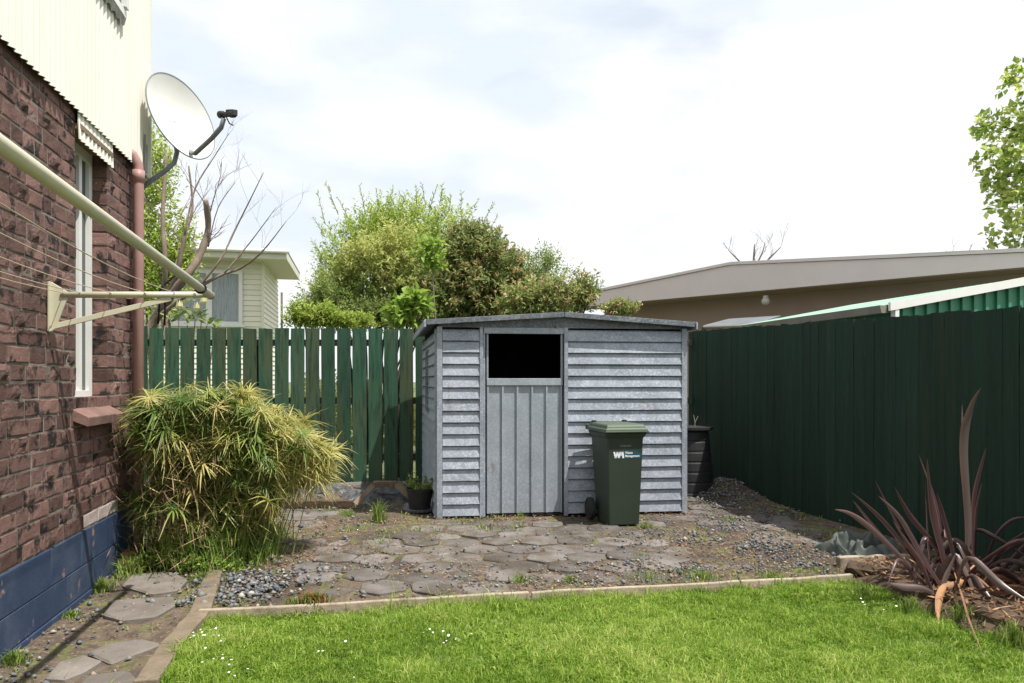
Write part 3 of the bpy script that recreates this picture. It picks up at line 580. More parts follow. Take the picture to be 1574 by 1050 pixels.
# door
dz0, dz1 = .03, 1.215; ds0, ds1 = .452, 1.158
door = sbox(ds0, ds1, dz0, dz1, -.032, -.022).part('door', M['galvdoor'], shed, label='ribbed lower door panel of plain grey steel')
for k in range(6):
    s_ = ds0+.012+(ds1-ds0-.024)*k/5
    sbox(s_-.009, s_+.009, dz0, dz1-.012, -.0222, -.004).part('door_rib', M['galvdoor'], door, bevel=.002)
sbox(ds0, ds1, dz1-.010, dz1+.055, -.034, .002).part('door_rail', M['galvdoor'], door, bevel=.003)
sbox(.425, 1.175, 1.680, 1.735, -.034, .014).part('door_header', M['galvdoor'], shed, bevel=.003)
sbox(.452, .468, dz1+.055, 1.680, -.030, -.004).part('hatch_frame', M['galvdoor'], shed); sbox(1.142, 1.158, dz1+.055, 1.680, -.030, -.004).part('hatch_frame', M['galvdoor'], shed)
for s_ in (.50, 1.09): sbox(s_, s_+.02, 1.735, 1.765, -.01, .02).part('door_runner', M['galvroof'], shed)
sbox(.01, SW-.01, 1.735, 1.795, -.03, -.002).part('gable_panel', M['galvroof'], shed)
# roof: two low-pitched sheets with ribs, a front trim and eave gutters
ZR, ZE = 1.865, 1.782; sm = 1.15
def roofpt(s_, t_, dz=0):
    z = ZR-(abs(s_-sm)/(1.27))*(ZR-ZE); return S_(s_, t_, z+dz)
for a, b in ((-.10, sm-.002), (sm+.002, SW+.045)):
    mb = MB(); n = 24; t0, t1 = -.085, SD+.06; vs = []; fs = []
    ts = []; k = 18
    for i in range(k+1): ts.append((t0+(t1-t0)*i/k, (.012 if i % 3 == 1 else 0)))
    for t_, dz in ts: vs += [roofpt(a, t_, dz), roofpt(b, t_, dz), roofpt(b, t_, dz-.008), roofpt(a, t_, dz-.008)]
    for i in range(k):
        for q in range(4): fs.append((4*i+q, 4*i+(q+1) % 4, 4*(i+1)+(q+1) % 4, 4*(i+1)+q))
    fs += [(3, 2, 1, 0), tuple(4*k+q for q in range(4))]; mb.add(vs, fs).part('roof_sheet', M['galvroof'], shed)
    MB().hexa([roofpt(a, -.100, -.034), roofpt(b, -.100, -.034), roofpt(b, -.087, -.034), roofpt(a, -.087, -.034), roofpt(a, -.100, .012), roofpt(b, -.100, .012), roofpt(b, -.087, .012), roofpt(a, -.087, .012)]).part('roof_trim', M['galvroof'], shed, bevel=.002)
for s_, d in ((-.105, -.02), (SW+.05, .016)):
    MB().hexa([S_(s_, -.11, ZE-.055), S_(s_+d, -.11, ZE-.055), S_(s_+d, SD+.07, ZE-.055), S_(s_, SD+.07, ZE-.055), S_(s_, -.11, ZE+.02), S_(s_+d, -.11, ZE+.005), S_(s_+d, SD+.07, ZE+.005), S_(s_, SD+.07, ZE+.02)]).part('eave_trim', M['galv'], shed, bevel=.003)
# gable wedge above the panel
MB().hexa([S_(.0, .0, 1.79), S_(SW, .0, 1.79), S_(SW, .01, 1.79), S_(.0, .01, 1.79), roofpt(sm-.3, 0, -.01), roofpt(sm+.3, 0, -.01), roofpt(sm+.3, .01, -.01), roofpt(sm-.3, .01, -.01)]).part('gable_panel', M['galvroof'], shed)
# narrow side window frame
for z0, z1, t0, t1 in ((.95, 1.55, .95, .98), (.95, 1.55, 1.22, 1.25), (.93, .95, .95, 1.25), (1.55, 1.57, .95, 1.25)):
    MB().hexa([S_(0, t0, z0)+nrm_l*.02, S_(0, t1, z0)+nrm_l*.02, S_(0, t1, z0)+nrm_l*.032, S_(0, t0, z0)+nrm_l*.032, S_(0, t0, z1)+nrm_l*.02, S_(0, t1, z1)+nrm_l*.02, S_(0, t1, z1)+nrm_l*.032, S_(0, t0, z1)+nrm_l*.032]).part('side_frame', M['galvroof'], shed)

# ---------------------------------------------------------------- wheelie bin
BO = Vector((.965, 6.14, float(gz(.98, 6.2))+.004)); ph = R(13); bx_ = Vector((math.cos(ph), math.sin(ph), 0)); by_ = Vector((-math.sin(ph), math.cos(ph), 0))
def B_(x, y, z): return BO+bx_*x*.86+by_*y*.92+Z*z*.96
wb = thing('wheelie_bin', BO, 'dark green wheelie bin with lighter lid and white lettering before the shed', 'bin')
def ringbox(levels, name, m_, bev=.012, seg=True, par=None):
    mb = MB(); n = len(levels)
    for (x0, x1, y0, y1, z) in levels: mb.v += [tuple(B_(x0, y0, z)), tuple(B_(x1, y0, z)), tuple(B_(x1, y1, z)), tuple(B_(x0, y1, z))]
    mb.f = [(3, 2, 1, 0), tuple(4*(n-1)+k for k in range(4))]
    for i in range(n-1):
        for k in range(4): mb.f.append((4*i+k, 4*i+(k+1) % 4, 4*(i+1)+(k+1) % 4, 4*(i+1)+k))
    return mb.part(name, M[m_], par or wb, bevel=bev)
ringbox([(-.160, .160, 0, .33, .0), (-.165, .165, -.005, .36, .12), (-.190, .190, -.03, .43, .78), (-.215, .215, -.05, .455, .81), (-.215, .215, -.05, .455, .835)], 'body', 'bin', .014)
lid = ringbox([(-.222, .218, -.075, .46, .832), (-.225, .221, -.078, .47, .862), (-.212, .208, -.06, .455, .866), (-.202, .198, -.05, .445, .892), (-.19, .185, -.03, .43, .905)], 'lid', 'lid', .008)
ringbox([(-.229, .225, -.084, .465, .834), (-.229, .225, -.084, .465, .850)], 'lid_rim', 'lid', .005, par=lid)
MB().tube([B_(-.22, .50, .86), B_(.22, .50, .86)], .014, 10).part('handle', M['bin'], wb, smooth=True)
for x in (-.20, -.02, .20): MB().box(B_(x, .475, .855), bx_*.022, by_*.03, Z*.022).part('hinge', M['bin'], wb, bevel=.004)
for x in (-.17, .17): MB().box(B_(x, .40, .913), bx_*.018, by_*.02, Z*.008).part('lid_catch', M['black'], lid, bevel=.003)
MB().tube([B_(-.24, .37, .1), B_(.24, .37, .1)], .010, 8).part('axle', M['black'], wb)
for sx in (-1, 1):
    wh = MB().lathe([(0, -.022), (.05, -.022), (.07, -.018), (.09, -.024), (.10, -.015), (.10, .015), (.09, .024), (.07, .018), (.05, .022), (0, .022)], B_(.22*sx, .37, .1), 24, bx_).part('wheel', M['black'], wb)
# print on the front of the bin
def fpt(x, z, o=.0):       # on the sloping front face
    t = (z-.12)/.66; y = -.005-.025*t; return B_(x, y-.0015-o, z)
stk = MB(); stk.add([fpt(-.125, .60), fpt(.175, .60), fpt(.175, .635), fpt(.12, .665), fpt(.0, .672), fpt(-.125, .665)], [(0, 1, 2, 3, 4, 5)]); stk = stk.part('sticker', M['print_blue'], wb)
def stroke(mb, a, b, wd): mb.add([fpt(a[0]-wd, a[1], .001), fpt(a[0]+wd, a[1], .001), fpt(b[0]+wd, b[1], .001), fpt(b[0]-wd, b[1], .001)], [(0, 1, 2, 3)])
wm = MB(); zt_, zb_ = .662, .605; xx = -.120; pts = [(xx, zt_), (xx+.016, zb_), (xx+.034, zt_), (xx+.050, zb_), (xx+.064, zt_), (xx+.076, zt_-.036), (xx+.090, zt_), (xx+.097, zb_)]
for k, (a, b) in enumerate(zip(pts[:-1], pts[1:])):
    stroke(wm, a, b, .0088)
wm.part('lettering', M['print_white'], stk)
def text(body, size, x, z, m_, parent):
    c = bpy.data.curves.new('txt', 'FONT'); c.body = body; c.size = size; c.offset = size*.02; o = bpy.data.objects.new('txt', c); C.objects.link(o); dg = bpy.context.evaluated_depsgraph_get()
    me = bpy.data.meshes.new_from_object(o.evaluated_get(dg)); bpy.data.objects.remove(o)
    for v in me.vertices: p = fpt(x+v.co.x, z+v.co.y, .0012); v.co = p
    mb = MB(); mb.v = [tuple(v.co) for v in me.vertices]; mb.f = [tuple(f.vertices) for f in me.polygons]; mb.part('lettering', M[m_], parent)
text('Waste', .030, -.005, .642, 'print_white', stk); text('Management', .030, -.005, .613, 'print_white', stk)
mk = MB()
for k in range(9): stroke(mk, (-.05+.0125*k, .705+random.uniform(0, .004)), (-.05+.0125*k+random.uniform(-.003, .003), .720), .0032)
mk.part('faded_marks', M['print_grey'], wb)

# ---------------------------------------------------------------- compost bin, pot, timber frame, sheet, tarp
CB = Vector((1.96, 7.86, .03)); cb = thing('compost_bin', CB, 'black ribbed compost bin in the corner behind the shed', 'compost bin')
prof = [(.0, 0), (.27, 0)]
for k in range(6): z = .02+k*.11; r = .285-.012*k; r -= .03; prof += [(r, z), (r+.005, z+.010), (r-.003, z+.090), (r-.008, z+.098)]
prof += [(.23, .685), (.245, .69), (.245, .715), (.0, .72)]
MB().lathe(prof, CB, 32).part('tub', M['black'], cb)
dt = thing('dry_twig', CB+Z*.7, 'pale forked dry twig standing on the compost bin', 'twig')
b0 = P(1068, 660, 7.75); MB().tube([b0, P(1068, 648, 7.75), P(1066, 638, 7.75)], [.006, .005, .003], 5).part('stem', M['palewood'], dt); MB().tube([P(1068, 650, 7.75), P(1073, 640, 7.75)], .003, 5).part('fork', M['palewood'], dt)
PB = G(645, 784, .01); PB.z = .01; pot = thing('plant_pot', PB, 'black plastic plant pot on a saucer left of the shed', 'pot')
MB().lathe([(0, 0), (.155, 0), (.165, .02), (.15, .018), (.0, .012)], PB, 28).part('saucer', M['galvroof'], pot, smooth=False)
MB().lathe([(0, .015), (.10, .015), (.122, .19), (.132, .192), (.132, .215), (.12, .215), (.115, .17), (0, .17)], PB, 28).part('pot', M['black'], pot)
tf = thing('timber_arch', G(590, 772), 'low arch of three brown boards leaning by the fence', 'timber')
for a, b in (((548, 773, 6.95), (575, 745, 7.5)), ((574, 744, 7.52), (610, 744, 7.5)), ((609, 744, 7.48), (630, 762, 7.3))):
    p, q = P(*a), P(*b); d = (q-p); n_ = d.normalized().cross(Vector((0, 1, 0))).normalized(); MB().box((p+q)/2, d/2, Vector((0, .05, 0)), n_*.028).part('board', M['rawwood'], tf, bevel=.003)
def crumple(name, c, sx, sy, h, m_, label, cat, seed, n=80, fr=5., rot=0.):
    u = np.linspace(-1, 1, n); A, B = np.meshgrid(u, u); rr_ = np.sqrt(A**2+B**2); edge = 1+.18*vnoise(np.arctan2(B, A)*1.5, rr_*0, 1.3, seed)
    fall = np.clip(1-(rr_/edge)**2.2, 0, 1)
    ridg = 1-np.abs(vnoise(A+.3*vnoise(A, B, 2, seed+4), B, fr*.5, seed)); r2 = 1-np.abs(vnoise(A, B+.2*A, fr, seed+1))
    Hh = fall**.6*(.45+.55*ridg**2+.25*r2**3)*h; ca, sa = math.cos(rot), math.sin(rot)
    X_ = c[0]+(A*sx*ca-B*sy*sa)+.03*vnoise(A, B, 4, seed+2); Y_ = c[1]+(A*sx*sa+B*sy*ca)+.03*vnoise(A, B, 4, seed+3)
    if m_ == 'tarp':
        w1 = vnoise(A, B, 1.6, seed+5); w2 = vnoise(A, B, 2.4, seed+6); Hh = fall**.55*h*(.52+.26*np.sin(8*A+3*B+5*w1)+.16*np.sin(11*B-4*A+6*w2)+.07*np.sin(19*A+12*B+8*w1))
    Z_ = gz(X_, Y_)-.012+Hh; ix = np.arange(n*n).reshape(n, n); F = np.stack([ix[:-1, :-1], ix[:-1, 1:], ix[1:, 1:], ix[1:, :-1]], -1).reshape(-1, 4)
    keep = fall.ravel()[F].max(1) > .01
    return np_part(name, np.stack([X_, Y_, Z_], -1).reshape(-1, 3), F[keep], M[m_], smooth=True, label=label, cat=cat)
crumple('tarp', (2.53, 5.24), .27, .30, .19, 'tarp', 'crumpled grey-green tarp heaped by the dark fence left of the flax', 'tarp', 3)
crumple('plastic_sheet', (-1.35, 7.75), .52, .36, .11, 'plastic', 'torn grey plastic sheet under the timber arch', 'plastic sheet', 8, fr=7)
crumple('plastic_sheet', (-2.2, 8.2), .40, .25, .08, 'plastic', 'torn grey plastic sheet at the fence foot right of the sedge', 'plastic sheet', 15, fr=7)
tb = G(198, 868); MB().box((tb.x, tb.y, .05), U*.09, V*.085, Z*.055).part('clay_block', M['terracotta'], None, label='orange clay block at the foot of the downpipe', cat='block', bevel=.01)

# ---------------------------------------------------------------- stones and litter (uncountable)
ICO_V = np.array([(0, 0, 1), (1, 0, .1), (.3, .95, -.1), (-.8, .6, .1), (-.8, -.6, -.1), (.3, -.95, .1), (0, 0, -1)], float); ICO_F = np.array([(0, i, i % 5+1) for i in range(1, 6)]+[(6, i % 5+1, i) for i in range(1, 6)])
def stones(name, pts, size, m_, parent=None, flat=.6, **kw):
    n = len(pts); base = ICO_V[None]*(1+RG.uniform(-.42, .42, (n, 7, 3))); sz = size[:, None, None]*np.array([1, .75, flat])*RG.uniform(.7, 1.3, (n, 1, 3)); v = base*sz
    a = RG.uniform(0, 6.28, n); c, s = np.cos(a)[:, None], np.sin(a)[:, None]; x = v[..., 0]*c-v[..., 1]*s; y = v[..., 0]*s+v[..., 1]*c
    v = np.stack([x+pts[:, None, 0], y+pts[:, None, 1], v[..., 2]+pts[:, None, 2]], -1).reshape(-1, 3)
    F = (ICO_F[None]+(np.arange(n)*7)[:, None, None]).reshape(-1, 3)
    return np_part(name, v, F, m_, parent, attr={'v': np.repeat(RG.random(n), 7)}, **kw)
M['gravel'] = leafmat('gravel_stone', (.07, .08, .088), (.40, .38, .34), 0, .85, cm=((.4, (.14, .155, .17)), (.75, (.21, .205, .195)), (.9, (.24, .19, .15))))
M['chip'] = leafmat('bark_litter', (.09, .055, .03), (.40, .24, .13), 0, .9, cm=((.5, (.20, .11, .06)),))
def scatter(n, x0, x1, y0, y1, dens):
    x = RG.uniform(x0, x1, n); y = RG.uniform(y0, y1, n); k = RG.random(n) < dens(x, y); return x[k], y[k]
def ok_area(x, y): return (y > edgeY(x)+.03) & (x < 4.13-.211*y-.03) & ~((x > -.68-(y-6.49)*.2) & (x < 1.68-(y-6.6)*.2) & (y > 6.5+(x+.68)*.122)) & ~inpoly(x, y, LAWN)
def gd(x, y):
    d = .04+.9*np.exp(-(((x-2.25)/.35)**2+((y-7.7)/.6)**2))*1.2
    d += .85*np.exp(-((x-1.95-.25*np.sin(y*3))/.30)**2)*(y < 7.2)*(y > 4.4)*(vnoise(x, y, 3, 9) > -.25)
    d += .9*np.exp(-(((x+1.62)/.28)**2+((y-4.35)/.36)**2))*1.1+.5*np.exp(-(((x+.75)/.4)**2+((y-4.75)/.12)**2))+.35*np.exp(-(((x-.35)/.7)**2+((y-4.42)/.14)**2))
    d += .45*np.exp(-(((x-1.25)/.35)**2+((y-5.7)/.25)**2))+.5*np.exp(-(((x-1.4)/.9)**2+((y-4.75)/.16)**2))
    d *= .55+.45*(vnoise(x, y, 5, 12) > -.1)
    return np.clip(d, 0, 1)*ok_area(x, y)
x, y = scatter(52000, -2.2, 3.3, 3.85, 8.7, gd); sz = RG.uniform(.005, .016, len(x))*np.where((x < -1.2), 1.35, 1)*np.where(RG.random(len(x)) < .06, 1.6, 1)
stones('gravel', np.stack([x, y, gz(x, y)+sz*.25+RG.uniform(0, .016, len(x))], -1), sz, M['gravel'], label='loose blue-grey gravel strewn over the paving and heaped in the corner', cat='gravel', kind='stuff')
def pd(x, y): o = y*0-1.6-.211*y; return ((x > o+.02) & (x < -1.55-.13*(y-3)-.12))*(.14+.75*np.exp(-((x-o-.12)/.08)**2)*(vnoise(x, y, 3, 4) > -.1))
x, y = scatter(3200, -2.8, -1.3, 1.5, 5.0, pd); sz = RG.uniform(.006, .019, len(x))
stones('path_gravel', np.stack([x, y, gz(x, y)+.003], -1), sz, M['gravel'], label='sparse grey gravel along the navy base beside the stepping stones', cat='gravel', kind='stuff')
def quads(n, pts, ln, wd, tilt=.5):
    a = RG.uniform(0, 6.28, n); t = RG.uniform(-tilt, tilt, n); d = np.stack([np.cos(a)*np.cos(t), np.sin(a)*np.cos(t), np.sin(t)], -1); s = np.stack([-np.sin(a), np.cos(a), RG.uniform(-tilt, tilt, n)], -1)
    l_ = ln[:, None]/2; w_ = wd[:, None]/2; v = np.stack([pts-d*l_, pts+s*w_, pts+d*l_, pts-s*w_], 1).reshape(-1, 3); return v, (np.arange(n)*4)[:, None]+np.array([[0, 1, 2, 3]])
def ld(x, y): return np.clip(.3+.5*vnoise(x, y, 1.3, 21)+.9*np.exp(-((y-6.4-(x+.68)*.122)/.12)**2)+.8*np.exp(-(((x+1.6)/.6)**2+((y-5.1)/.3)**2)), 0.02, 1)*((y > edgeY(x)) | (x < -1.6))*~inpoly(x, y, LAWN)
x, y = scatter(60000, -2.8, 3.2, 2.6, 8.6, ld); n = len(x); v, f = quads(n, np.stack([x, y, gz(x, y)+.006], -1), RG.uniform(.008, .035, n), RG.uniform(.004, .012, n), .35)
np_part('leaf_litter', v, f, M['chip'], attr={'v': np.repeat(RG.random(n), 4)}, label='brown bark chips and dry leaf litter over the soil and pavers', cat='litter', kind='stuff')

# ---------------------------------------------------------------- grass
def blades(x, y, h, wd, lean, z0, col, seg=2):
    n = len(x); a = RG.uniform(0, 6.28, n); la = RG.uniform(0, 6.28, n); ln = lean*RG.uniform(.2, 1.2, n)
    sx, sy = np.cos(a)*wd/2, np.sin(a)*wd/2; dx, dy = np.cos(la)*ln*h, np.sin(la)*ln*h
    b = np.stack([x, y, z0], -1); mid = b+np.stack([dx*.3, dy*.3, h*.6], -1); tip = b+np.stack([dx, dy, h*(1-.35*ln)], -1); s = np.stack([sx, sy, 0*sx], -1)
    v = np.stack([b-s, b+s, mid-s*.8, mid+s*.8, tip], 1).reshape(-1, 3); o = (np.arange(n)*5)[:, None]
    F = np.concatenate([o+np.array([[0, 1, 3]]), o+np.array([[0, 3, 2]]), o+np.array([[2, 3, 4]])]); return v, F, np.repeat(col, 5)
M['grass'] = leafmat('lawn_grass', (.10, .19, .02), (.58, .60, .22), .45, .55, cm=((.3, (.19, .32, .03)), (.7, (.36, .50, .08))))
nA = 520000; x = RG.uniform(-1.8, 2.9, nA); y = RG.uniform(1.2, 4.6, nA); k = inpoly(x+.03*vnoise(x, y, 9, 3), y+.02*vnoise(x, y, 9, 6), LAWN) & ((y > 2.75) | (RG.random(nA) < .22)); x, y = x[k], y[k]; k = RG.random(len(x)) < np.clip(1.15+1.1*vnoise(x, y, 4.3, 51), .25, 1); x, y = x[k], y[k]; n = len(x)
den = vnoise(x, y, 3.2, 31)*.5+vnoise(x, y, 11, 32)*.5
h = RG.uniform(.010, .046, n)*(1+.95*den)*np.where(RG.random(n) < .03, 1.7, 1); col = np.clip(.47+.24*RG.standard_normal(n)+.22*vnoise(x, y, 1.6, 33)+.28*den+.15*vnoise(x, y, 25, 35), 0, 1)
edge_ = (edgeY(x)-y < .07) & (RG.random(n) < .4); h = np.where(edge_, h*1.9, h)
v, F, c = blades(x, y, h, RG.uniform(.0022, .0050, n), 1.1, gz(x, y)-.026, col)
np_part('lawn', v, F, M['grass'], attr={'v': c}, label='bright green mown lawn in the foreground', cat='lawn', kind='stuff')
M['lawnsoil'] = mat('lawn_thatch', (.09, .13, .025), (.17, .22, .05), 20, .95, coord='World')
lp = [(px_, py_) for px_, py_ in LAWN]; X2, Y2 = np.meshgrid(np.arange(-1.8, 3.1, .05), np.arange(1.2, 4.6, .05)); ix = np.arange(X2.size).reshape(X2.shape); F = np.stack([ix[:-1, :-1], ix[:-1, 1:], ix[1:, 1:], ix[1:, :-1]], -1).reshape(-1, 4)
kin = inpoly(X2, Y2, LAWN).ravel(); np_part('lawn_base', np.stack([X2, Y2, gz(X2, Y2)-.026], -1).reshape(-1, 3), F[kin[F].all(1)], M['lawnsoil'], kind='structure')
x = RG.uniform(-1.6, 2.6, 9000); y = RG.uniform(2.7, 4.5, 9000); k = inpoly(x, y, LAWN) & (vnoise(x, y, 3.1, 61)+.6*vnoise(x, y, 9, 62) > .35); x, y = x[k], y[k]; n = len(x)
v, F, q = blades(x, y, RG.uniform(.012, .034, n), RG.uniform(.010, .018, n), 1.3, gz(x, y)-.018, RG.uniform(.05, .6, n)); np_part('lawn_clover', v, F, M['grass'], attr={'v': q}, label='darker broad-leaved clover patches in the lawn', cat='clover', kind='stuff')
# daisies
M['petal'] = mat('daisy_white', (.8, .8, .76), None, rough=.6)
dm = MB()
for cx, cy, sp, k in ((310, 975, 20, 14), (345, 1035, 22, 8), (675, 983, 14, 6), (490, 995, 18, 3), (690, 975, 10, 3), (1390, 930, 14, 6), (1320, 925, 12, 3), (640, 1040, 60, 2), (770, 965, 30, 1)):
    for _ in range(k):
        p = G(cx+random.gauss(0, sp), min(1046, cy+random.gauss(0, sp*.6))); p.z = float(gz(p.x, p.y))+.012
        if not inpoly(np.array([p.x]), np.array([p.y]), LAWN)[0]: continue
        n = len(dm.v); r = random.uniform(.0045, .0075); t = random.uniform(-.5, .2)
        dm.v += [(p.x+r*math.cos(q*math.pi/4)*(1 if q % 2 else .75), p.y+r*math.sin(q*math.pi/4)*(1 if q % 2 else .75), p.z-t*r*math.sin(q*math.pi/4)+.004) for q in range(8)]+[(p.x, p.y, p.z-.03)]; dm.f += [tuple(range(n, n+8))]
dm.part('daisies', M['petal'], None, label='tiny white daisies dotted through the lawn', cat='daisies', kind='stuff')

# weeds
M['weed'] = leafmat('weed_leaf', (.10, .17, .03), (.34, .40, .11), .35, .6, cm=((.5, (.18, .27, .05)),))
M['weedred'] = leafmat('red_weed_leaf', (.12, .17, .04), (.28, .035, .03), .35, .6, cm=((.55, (.22, .28, .07)),))
def tuft(px, py, n, rad, h, label, name='grass_tuft', cat='weed', m_='weed', wd=.005, lean=.8, colf=None, group=None, smooth_h=True):
    c = G(px, py); zz = float(gz(c.x, c.y)); r = np.abs(RG.normal(0, rad*.6, n)); a = RG.uniform(0, 6.28, n); x, y = c.x+r*np.cos(a), c.y+r*np.sin(a)
    hh = h*RG.uniform(.4, 1.1, n)*np.exp(-(r/rad)**2*.6); col = RG.random(n) if colf is None else colf(r/rad, RG.random(n))
    v, F, q = blades(x, y, hh, wd*RG.uniform(.6, 1.3, n), lean, gz(x, y)-.004, col)
    return np_part(name, v, F, M[m_], attr={'v': q}, label=label, cat=cat, group=group, kind='stuff')
tuft(582, 802, 110, .07, .24, 'tall green grass tuft on the paving before the timber arch', wd=.008, lean=.55)
tuft(478, 928, 420, .13, .10, 'low weed with red leaves beside the pale edging board', 'red_weed', m_='weedred', wd=.008, lean=.9, colf=lambda r, q: np.where(q > .72, 1, q*.75))
tuft(410, 828, 700, .20, .22, 'clump of thin green grass at the foot of the sedge, on its right side', wd=.004, lean=.8)
tuft(800, 795, 60, .05, .07, 'small green tuft at the foot of the shed door'); tuft(992, 812, 110, .07, .08, 'small weed at the right foot of the wheelie bin')
tuft(985, 858, 90, .10, .045, 'flat yellow-green weed on the paving below the wheelie bin'); tuft(876, 893, 120, .07, .06, 'round green weed just behind the edging board left of the wheelie bin')
tuft(800, 895, 120, .10, .07, 'weed patch behind the edging board in line with the shed door'); tuft(535, 790, 140, .10, .07, 'short weed clump on the paving left of the tall tuft')
tuft(1120, 800, 110, .10, .06, 'small weed among gravel right of the shed corner'); tuft(1080, 890, 260, .25, .07, 'long loose grass over the edging board right of the wheelie bin', lean=.9)
tuft(1000, 893, 160, .2, .08, 'wispy grass growing behind the edging board straight below the wheelie bin', lean=.6, wd=.003); tuft(1190, 890, 200, .15, .07, 'grass spilling over the short edging board near the rotten logs')
tuft(20, 1020, 200, .07, .08, 'bright weed against the navy base at the left edge'); tuft(155, 905, 330, .09, .09, 'feathery green weed against the navy base beside the path'); tuft(110, 945, 130, .06, .05, 'small weed by the navy base below the clothesline shadow')
tuft(312, 890, 300, .18, .07, 'weeds at the far end of the path kerb'); tuft(196, 885, 320, .12, .14, 'pale dry grass by the orange clay block', lean=.7, colf=lambda r, q: .5+q*.5)
x, y = scatter(36000, -2.6, 3.1, 2.6, 8.5, lambda x, y: (np.clip(vnoise(x, y, 1.7, 41)*.6+vnoise(x, y, 5.5, 42)*.8-.30, 0, 1)*1.6)*((ok_area(x, y)) | ((x < -1.6) & (x > -1.6-.211*y)))); n = len(x)
v, F, q = blades(x, y, RG.uniform(.010, .045, n), RG.uniform(.004, .011, n), 1.1, gz(x, y)-.002, RG.random(n))
np_part('ground_weeds', v, F, M['weed'], attr={'v': q}, label='low moss and seedlings growing between the pavers', cat='weeds', kind='stuff')

# ---------------------------------------------------------------- leafy plants
def leaves_on_shoots(bases, dirs, lens, k, ll, lw, spread=.8, droop=0., fold=.25):
    n = len(bases); t = (np.arange(k)+.6)/k; t = t[None, :]+RG.uniform(-.3/k, .3/k, (n, k))
    p = bases[:, None]+dirs[:, None]*lens[:, None, None]*t[..., None]; p[..., 2] -= droop*lens[:, None]*t**2
    p = p.reshape(-1, 3); m = len(p); d = np.repeat(dirs, k, 0); r = RG.standard_normal((m, 3)); r -= d*(r*d).sum(1, keepdims=True); r /= np.linalg.norm(r, axis=1, keepdims=True)+1e-9
    ax = d*(1-spread*.5)+r*spread; ax /= np.linalg.norm(ax, axis=1, keepdims=True); s = np.cross(ax, RG.standard_normal((m, 3))*.6+np.array([0, 0, 1.])); s /= np.linalg.norm(s, axis=1, keepdims=True)+1e-9; nn = np.cross(s, ax)
    L_ = (ll*RG.uniform(.6, 1.25, m))[:, None]; W_ = (lw*RG.uniform(.7, 1.25, m))[:, None]
    v = np.stack([p, p+ax*L_*.45+s*W_*.5+nn*W_*fold, p+ax*L_-nn*W_*fold, p+ax*L_*.45-s*W_*.5+nn*W_*fold], 1).reshape(-1, 3); o = (np.arange(m)*4)[:, None]
    return v, np.concatenate([o+np.array([[0, 1, 2]]), o+np.array([[0, 2, 3]])]), m
def shrub(name, ells, Y, nsh, k, slen, ll, lw, m_, label, cat, up=.5, depth=.8, tall=None, root=None, spread=.8, bark='barkdark', shell=.45, stems=6, droop=0., group=None, colb=0.):
    c0 = P(ells[0][0], 585, Y); base = Vector((c0.x, Y, 0)) if root is None else Vector(root); t = thing(name, base, label, cat, group); B, D, Ln = [], [], []; tot = sum(e[2]*e[3] for e in ells)
    for (cx, cy, rx, ry) in ells:
        n = int(nsh*rx*ry/tot); c = P(cx, cy, Y); ax_ = np.array([rx/FP*Y, min(rx, ry*1.4)/FP*Y*depth, ry/FP*Y]); q = RG.standard_normal((n, 3)); q /= np.linalg.norm(q, axis=1, keepdims=True); rad = RG.uniform(shell**2, .92, n)**.5*(1+.30*vnoise(q[:, 0]*2+cx, q[:, 2]*2+cy, 2.6, 7)+.12*RG.standard_normal(n))
        b = np.array(c)+q*ax_*rad[:, None]; d = q*(1-up)+np.array([0, 0, up])+RG.standard_normal((n, 3))*.25; d /= np.linalg.norm(d, axis=1, keepdims=True); B.append(b); D.append(d); Ln.append(slen*RG.uniform(.5, 1.2, n))
    B, D, Ln = map(np.concatenate, (B, D, Ln)); B = B-D*Ln[:, None]*.5
    v, F, m = leaves_on_shoots(B, D, Ln, k, ll, lw, spread, droop); rv = np.clip(np.repeat(RG.random(len(B))*.5, k)+RG.random(m)*.5+colb, 0, 1)
    hi = (v[::4, 2]-v[:, 2].min())/(np.ptp(v[:, 2])+1e-6)
    np_part('foliage', v, F, M[m_], t, attr={'v': np.repeat(rv, 4)}, kind='stuff')
    sm_ = MB()
    for i in range(stems):
        e_ = random.choice(ells); q = P(e_[0]+random.uniform(-.6, .6)*e_[2], e_[1]+random.uniform(-.7, .3)*e_[3], Y+random.uniform(-.2, .2)); a = base+Vector((random.uniform(-.15, .15), random.uniform(-.1, .1), -.05)); mid = (a+q)/2+Vector((random.uniform(-.2, .2), 0, 0)); sm_.tube([a, mid, q], [.035, .022, .006], 6)
    if stems: sm_.part('branches', M[bark], t, smooth=True)
    if tall:
        vs, fs, cs_, st = [], [], [], MB(); off = 0
        for (ax0, ay0, ax1, ay1) in tall:
            a, b = P(ax0, ay0, Y), P(ax1, ay1, Y-.1); L_ = (b-a).length; kk = int(L_/(ll*.30)); v2, F2, m2 = leaves_on_shoots(np.array([a]), np.array([(b-a).normalized()]), np.array([L_]), kk, ll, lw, spread*.8); vs.append(v2); fs.append(F2+off); off += len(v2); cs_.append(np.repeat(RG.uniform(.3, .9, m2), 4)); st.tube([a, b], [.008, .002], 4)
        np_part('long_shoots', np.concatenate(vs), np.concatenate(fs), M[m_], t, attr={'v': np.concatenate(cs_)}, kind='stuff'); st.part('shoot_stems', M[bark], t, kind='stuff')
    return t
M['l_willow'] = leafmat('fresh_green_leaf', (.15, .25, .035), (.68, .70, .24), .55, .5, cm=((.5, (.36, .47, .09)),))
M['l_yellow'] = leafmat('yellow_green_leaf', (.26, .32, .07), (.78, .74, .36), .5, .5, cm=((.5, (.52, .56, .18)),))
M['l_dark'] = leafmat('dark_red_tipped_leaf', (.10, .14, .045), (.58, .30, .20), .48, .5, cm=((.4, (.20, .27, .09)), (.68, (.40, .41, .15)), (.84, (.50, .34, .19))))
